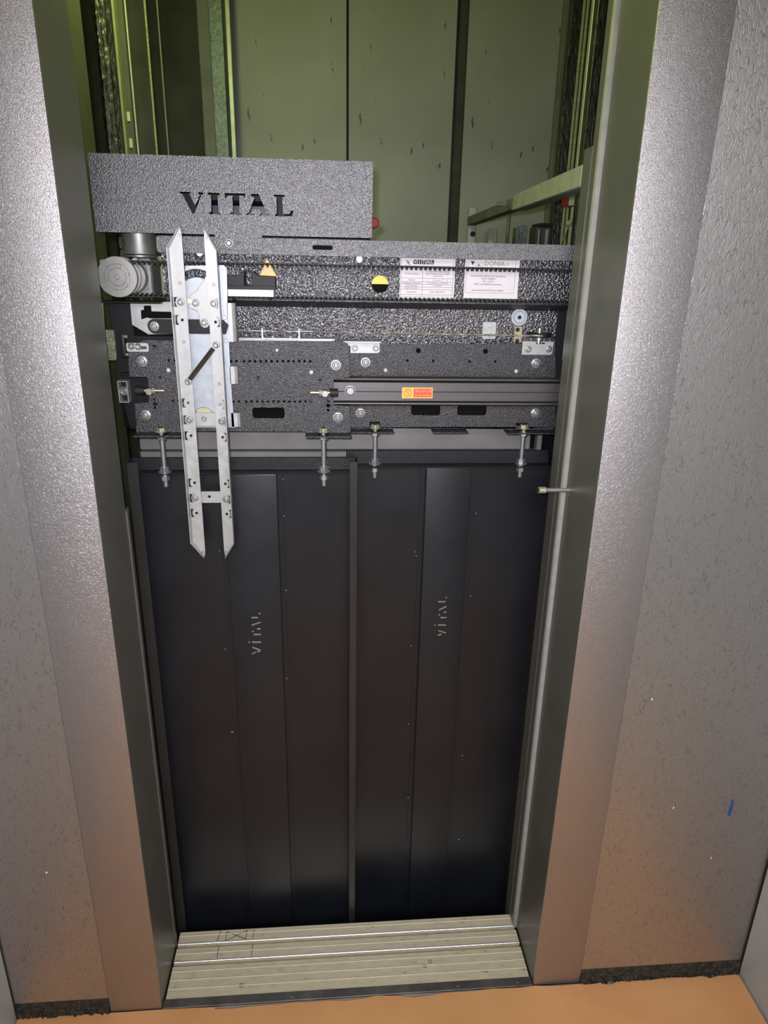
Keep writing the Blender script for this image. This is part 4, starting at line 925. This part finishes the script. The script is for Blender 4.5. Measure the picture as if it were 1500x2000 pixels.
# cross links
q = (-0.3167, -0.2548, 1.3547, 1.3834)
lk = MB().box(q[0], q[1], 0.238, 0.2405, q[2], q[3]).build('cross_link', 'galvanised', dc, 0.0008, 1)
s_ = (-0.2978, 1.37)
MB().cyl((s_[0], 0.246, s_[1] + 0.004), (0, -1, 0), 0.020, 0.005, 32).build('roller', 'zinc_yellow', lk, 0.001, 1)
MB().cyl((s_[0], 0.238, s_[1]), (0, -1, 0), 0.0058, 0.003, 20, 0.005).build('rivet', 'zinc', lk, 0.0006, 1)
q = (-0.3191, -0.2657, 1.1909, 1.2161); hq = (-0.2967, 1.2047)
MB().plate(rrect(q[0], q[1], q[2], q[3], 0.008), [circ(hq[0], hq[1], 0.0032, 12)], 0.232, 0.2345).build('cross_link', 'galvanised', dc)
# vanes
def vane(outer_top, inner_top, inner_bot, outer_bot, sgn, pads, screws, rivets, top_tip, bot_tip):
    """sgn -1: outer edge on the left, +1: on the right"""
    xo = (outer_top[0] + outer_bot[0]) / 2; xi = (inner_top[0] + inner_bot[0]) / 2
    ch = [(xo, outer_top[1]), (xi + sgn * 0.002, top_tip[1]), (xi, top_tip[1] - 0.014), (xi, bot_tip[1] + 0.012), (xi + sgn * 0.002, bot_tip[1]), (xo, outer_bot[1])]
    hs = []
    for (x, z) in pads:
        hs.append(circ(x, z, 0.0030, 10))
    for (x, z) in pads + screws:
        h = 0.0092; a0 = xo - sgn * 0.0026; a1 = xo - sgn * 0.0098
        hs.append([(a0, z + h), (a1, z + h)] + [(a1 + sgn * 0.0042 * math.cos(t), z + h * 0.92 * math.sin(t)) for t in [PI / 2 - PI * k / 8 for k in range(9)]] + [(a1, z - h), (a0, z - h)])
    v = note(MB().plate(ch, hs, VYF, VYF + 0.0022).build('vane', 'galvanised', dc), 'long vane with bevelled ends')
    f = MB()
    f.box(xo - sgn * 0.0016, xo, VYF - 0.019, VYF + 0.0022, outer_bot[1], outer_top[1])
    for (za, zt) in ((outer_top[1], top_tip[1]), (outer_bot[1], bot_tip[1])):
        xt = xi + sgn * 0.003
        vs = [(xo, VYF - 0.019, za), (xo - sgn * 0.0016, VYF - 0.019, za), (xo - sgn * 0.0016, VYF + 0.002, za), (xo, VYF + 0.002, za), (xt, VYF - 0.008, zt), (xt - sgn * 0.0016, VYF - 0.008, zt), (xt - sgn * 0.0016, VYF + 0.002, zt), (xt, VYF + 0.002, zt)]
        f.add(vs, [(0, 1, 2, 3), (4, 5, 6, 7), (0, 1, 5, 4), (1, 2, 6, 5), (2, 3, 7, 6), (3, 0, 4, 7)])
    f.build('flange', 'galvanised', v, smooth=False)
    for x, z in screws: place('bolt', HEX_BOLT, (x, VYF, z), v)
    for x, z in rivets: place('rivet', RIVET_GREY, (x, VYF, z), v)
    for x, z in (top_tip, bot_tip):
        zz = z + (0.012 if z < 1.3 else -0.014)
        MB().cyl((xi + sgn * 0.0042, VYF, zz), (0, -1, 0), 0.0026, 0.003, 10).build('rivet', 'zinc', v, 0.0005, 1)
vane((-0.3367, 1.6965), (-0.3101, 1.714), (-0.3155, 1.1019), (-0.3411, 1.1082), -1,
     [(-0.3235, 1.5666), (-0.3241, 1.4055), (-0.324, 1.3381), (-0.3241, 1.2374), (-0.3248, 1.1702)], [(-0.3238, 1.5997), (-0.3246, 1.371), (-0.3255, 1.2035)], [(-0.323, 1.6342), (-0.3238, 1.525)], (-0.3132, 1.7333), (-0.3178, 1.0695))
vane((-0.2466, 1.6939), (-0.271, 1.7104), (-0.2734, 1.0773), (-0.2499, 1.1047), 1,
     [(-0.2604, 1.5635), (-0.2604, 1.4026), (-0.2603, 1.3349), (-0.2609, 1.2348), (-0.2616, 1.1673)], [(-0.2612, 1.5978), (-0.2604, 1.368), (-0.2608, 1.1996)], [(-0.2599, 1.6325), (-0.2609, 1.4438)], (-0.2705, 1.7308), (-0.2728, 1.0688))
# tension spring between the vanes
a_, b_ = (-0.2616, 1.5203), (-0.3211, 1.4481)
A_ = Vector((a_[0], 0.216, a_[1])); B_ = Vector((b_[0], 0.216, b_[1])); D_ = (B_ - A_).normalized()
sp = MB(); n_ = 60; path = []
N1 = D_.cross(Vector((0, 1, 0))).normalized(); N2 = D_.cross(N1)
LQ = (B_ - A_).length
for k in range(n_ * 8 + 1):
    t = k / (n_ * 8); a = 2 * PI * n_ * t
    path.append(A_ + D_ * (0.008 + (LQ - 0.016) * t) + (N1 * math.cos(a) + N2 * math.sin(a)) * 0.0038)
note(sp.tube(path, 0.0009, 5).cyl(A_ + D_ * 0.008, D_, 0.0034, LQ - 0.016, 10).build('tension_spring', 'spring_steel', dc), 'dark slanted tension spring')
for q in (a_, b_): place('bolt', HEX_BOLT, (q[0], VYF, q[1]), dc).scale = (0.95, 2.2, 0.95)

# ================================================================== SYNCHRONISING ROPE
zr = 1.5412
wr_ = thing('wire_rope', 'thin brown steel wire rope stretched below the belt', 'rope', (0.0, 0.30, zr))
for yy_, nm in ((0.299, 'strand'), (0.351, 'strand')):
    b = MB(); xa, xb = -0.2536, xp
    n = 400
    for k in range(3):
        b.tube([(xa + (xb - xa) * i / n, yy_ + 0.0009 * math.cos(2.2 * i + 2.1 * k), zp * i / n + zr * (1 - i / n) + 0.0009 * math.sin(2.2 * i + 2.1 * k)) for i in range(n + 1)], 0.0013, 4)
    b.build(nm, 'rope_steel', wr_)
q = (-0.1789, -0.1006, 1.5254, 1.548)
tq = MB().plate([(q[0], q[3]), (q[0] + 0.003, q[3]), (q[0] + 0.003, q[2] + 0.005), (q[0] + 0.005, q[2] + 0.003), (q[1] - 0.005, q[2] + 0.003), (q[1] - 0.003, q[2] + 0.005), (q[1] - 0.003, q[3]), (q[1], q[3]), (q[1], q[2] + 0.003), (q[1] - 0.003, q[2]), (q[0] + 0.003, q[2]), (q[0], q[2] + 0.003)], [], 0.289, 0.309).build('tension_bracket', 'galvanised', wr_)
for xx, s_ in ((q[0] + 0.003, 1), (q[1] - 0.003, -1)):
    MB().cyl((xx, 0.299, zr), (s_, 0, 0), 0.0055, 0.005, 6).build('nut', 'zinc_yellow', tq, 0.0004, 1)
    MB().cyl((xx + s_ * 0.012, 0.299, zr), (-s_, 0, 0), 0.0026, 0.042, 10).build('threaded_stud', 'zinc', tq)
for px_ in (q[0] + 0.022, q[1] - 0.020): MB().cyl((px_, 0.299, q[2] + 0.003), (0, 0, 1), 0.005, 0.004, 6).build('nut', 'zinc_yellow', tq, 0.0004, 1)
q = (-0.2285, -0.0278, 1.5186, 1.5279)
tag(MB().box(q[0], q[1], 0.300, 0.322, q[2], q[3]).build('support_bar', 'galvanised', None, 0.0035, 3), 'bright round edged bar under the tension bracket of the wire rope', 'bar')

# clear plastic switch cover at the left frame edge
q = (-0.497, -0.4757, 1.4797, 1.54)
cp = thing('switch_cover', 'greenish clear plastic switch cover close to the left frame', 'switch cover', (q[0], 0.30, q[2]))
MB().plate(rrect(q[0] - 0.02, q[1], q[2], q[3], 0.004), [], 0.296, 0.304).build('cover', 'clear_plastic', cp)
for k in range(9):
    zz = q[2] + 0.004 + (q[3] - q[2] - 0.008) * k / 8
    MB().cyl((q[0] + 0.004 + random.random() * 0.012, 0.2962, zz), (0, -1, 0), 0.0025 + random.random() * 0.002, 0.0025, 8).build('wire_end', 'clear_plastic', cp)

# ================================================================== SILL, FLOOR COVER, KEY
sl = thing('landing_sill', 'worn beige aluminium landing sill with two door tracks', 'sill', (0, 0.11, -0.034))
prof = [(0.0225, -0.034), (0.0225, 0.0), (0.1035, 0.0), (0.1035, -0.018), (0.1135, -0.018), (0.1135, 0.0), (0.1525, 0.0), (0.1525, -0.018), (0.1625, -0.018), (0.1625, 0.0), (0.199, 0.0), (0.199, -0.034)]
MB().prism(prof, -0.446, 0.4465, 'x').build('body', 'sill_aluminium', sl, smooth=False)
for y_ in (0.188, 0.138, 0.0905, 0.0685, 0.0465):
    MB().prism([(y_ - 0.0012, 0.0), (y_ - 0.0006, 0.0011), (y_ + 0.0006, 0.0011), (y_ + 0.0012, 0.0)], -0.446, 0.4465, 'x').build('ridge', 'sill_aluminium', sl, smooth=False)
for y_ in (0.1135, 0.1625):
    MB().box(-0.446, 0.4465, y_, y_ + 0.0045, -0.001, 0.0018).build('track_highlight', 'sill_highlight', sl, 0.0008, 1)  # bright strip paints the highlight on each groove's far lip
for s_ in [(-0.2694, 0.045), (0.2036, 0.0774), (0.1889, 0.066)]: MB().ring((s_[0], s_[1], 0.0), (0, 0, 1), 0.005, 0.0038, 0.0006, 18).cyl((s_[0], s_[1], 0), (0, 0, 1), 0.0012, 0.0005, 8).build('screw', 'sill_strip', sl)
dr_ = MB()
def ink(a, b, w=0.0016, z=0.0003):
    a = Vector((a[0], a[1], 0)); b = Vector((b[0], b[1], 0)); n = Vector((-(b - a).y, (b - a).x, 0)).normalized() * w / 2
    dr_.prism([((p).x, (p).y) for p in (a + n, b + n, b - n, a - n)], 0.0, z, 'z')
K = [(-0.3398, 0.1991), (-0.3459, 0.1685), (-0.252, 0.1966), (-0.2548, 0.1715), (-0.3243, 0.1936), (-0.3246, 0.1671), (-0.2707, 0.1948), (-0.2719, 0.1697)]
for i, j in ((0, 1), (2, 3), (4, 5), (6, 7), (4, 7), (5, 6)): ink(K[i], K[j])
K = [(-0.3398, 0.1537), (-0.3389, 0.1212), (-0.2517, 0.1539), (-0.2525, 0.1227)]
for i, j in ((0, 1), (2, 3)): ink(K[i], K[j])
note(dr_.build('marker_drawing', 'ink_black', sl), 'black marker lines with a crossed box')
fs_ = thing('threshold_strip', 'dark grey steel strip in front of the beige sill', 'strip', (0, 0.01, -0.03))
MB().box(-0.449, 0.449, 0.0, 0.0222, -0.03, 0.0012).build('strip', 'sill_strip', fs_, 0.0008, 1)
for s_ in [(-0.1437, 0.0043), (0.2631, 0.0033), (0.4139, 0.0001)]: MB().cyl((s_[0], 0.011, 0.0012), (0, 0, 1), 0.0042, 0.0008, 16, 0.003).build('screw', 'sill_strip', fs_)

# cardboard with a torn edge
edge = [(-0.7995, 0.0068), (-0.7562, 0.0146), (-0.6712, 0.0056), (-0.5729, 0.0028), (-0.4495, 0.002), (-0.3254, -0.0024), (-0.3236, -0.0061), (-0.2042, -0.0053), (-0.1311, -0.0027), (-0.0574, -0.0037), (0.0168, -0.0048), (0.0608, 0.0011), (0.1105, -0.0033), (0.111, -0.0108), (0.2302, -0.0034), (0.3455, -0.0006), (0.4528, 0.0002), (0.565, -0.003), (0.6202, -0.0026), (0.6285, -0.0084), (0.6636, -0.0028), (0.7903, -0.0016), (0.8838, -0.0023), (0.9045, -0.0089), (0.9229, -0.0047), (0.9782, -0.0029)]
ed = []
for i, (x, y) in enumerate(edge):
    ed.append((max(-0.778, min(0.979, x)), min(y - 0.002, -0.002)))
    if i < len(edge) - 1:
        x2, y2 = edge[i + 1]
        for k in (0.33, 0.66):
            xx = x + (x2 - x) * k
            ed.append((max(-0.778, min(0.979, xx)), min(y + (y2 - y) * k - 0.002 - random.random() * 0.003, -0.002)))
ed2 = [ed[0]]
for p_ in ed[1:]:
    if p_[0] > ed2[-1][0] + 0.0008: ed2.append(p_)
ed2 += [(0.979, -1.7), (-0.778, -1.7)]
tag(MB().prism(ed2, -0.0038, 0.0012, 'z').build('cardboard_sheet', 'cardboard', None, smooth=False), 'brown cardboard sheet with torn edge covering the landing floor', 'cardboard')

# release key left in the right hand frame
kx, ky, kz = 0.4490, 0.140, 1.2429
q = (0.1397, 1.2447)
rk = thing('release_key', 'silver socket release key sticking out of the right frame', 'key', (0.4500, q[0], q[1]))
A_ = Vector((0.4500, q[0], q[1])); B_ = A_ + Vector((-0.052, -0.004, 0.0015)); 
MB().tube([A_, A_.lerp(B_, 0.5), B_], 0.0044, 14).build('shaft', 'zinc', rk)
d_ = (B_ - A_).normalized()
MB().cyl(B_ - d_ * 0.004, d_, 0.0046, 0.005, 18, 0.0068).cyl(B_ + d_ * 0.001, d_, 0.0068, 0.014, 18).build('socket', 'zinc_yellow', rk, 0.0006, 1)
MB().cyl(B_ + d_ * 0.0145, d_, 0.0045, 0.0008, 6).build('socket_hole', 'satin_black', rk)
MB().prism([(q[0] - 0.001, q[1] + 0.003), (q[0] + 0.009, q[1] - 0.004), (q[0] + 0.002, q[1] - 0.016)], 0.4466, 0.4502, 'x').build('latch_plate', 'steel_return', rk)
# green plate with slot behind the right frame
q = (0.449, 0.4829, 1.4899, 1.5977)
tag(MB().plate(rrect(q[0], q[1] + 0.01, q[2], q[3], 0.004), [stadium(q[0] + 0.003, q[0] + 0.011, q[3] - 0.055, q[3] - 0.012)], 0.262, 0.265).build('lock_bracket', 'galvanised', None), 'pale green slotted plate behind the right frame beside the beam', 'bracket')
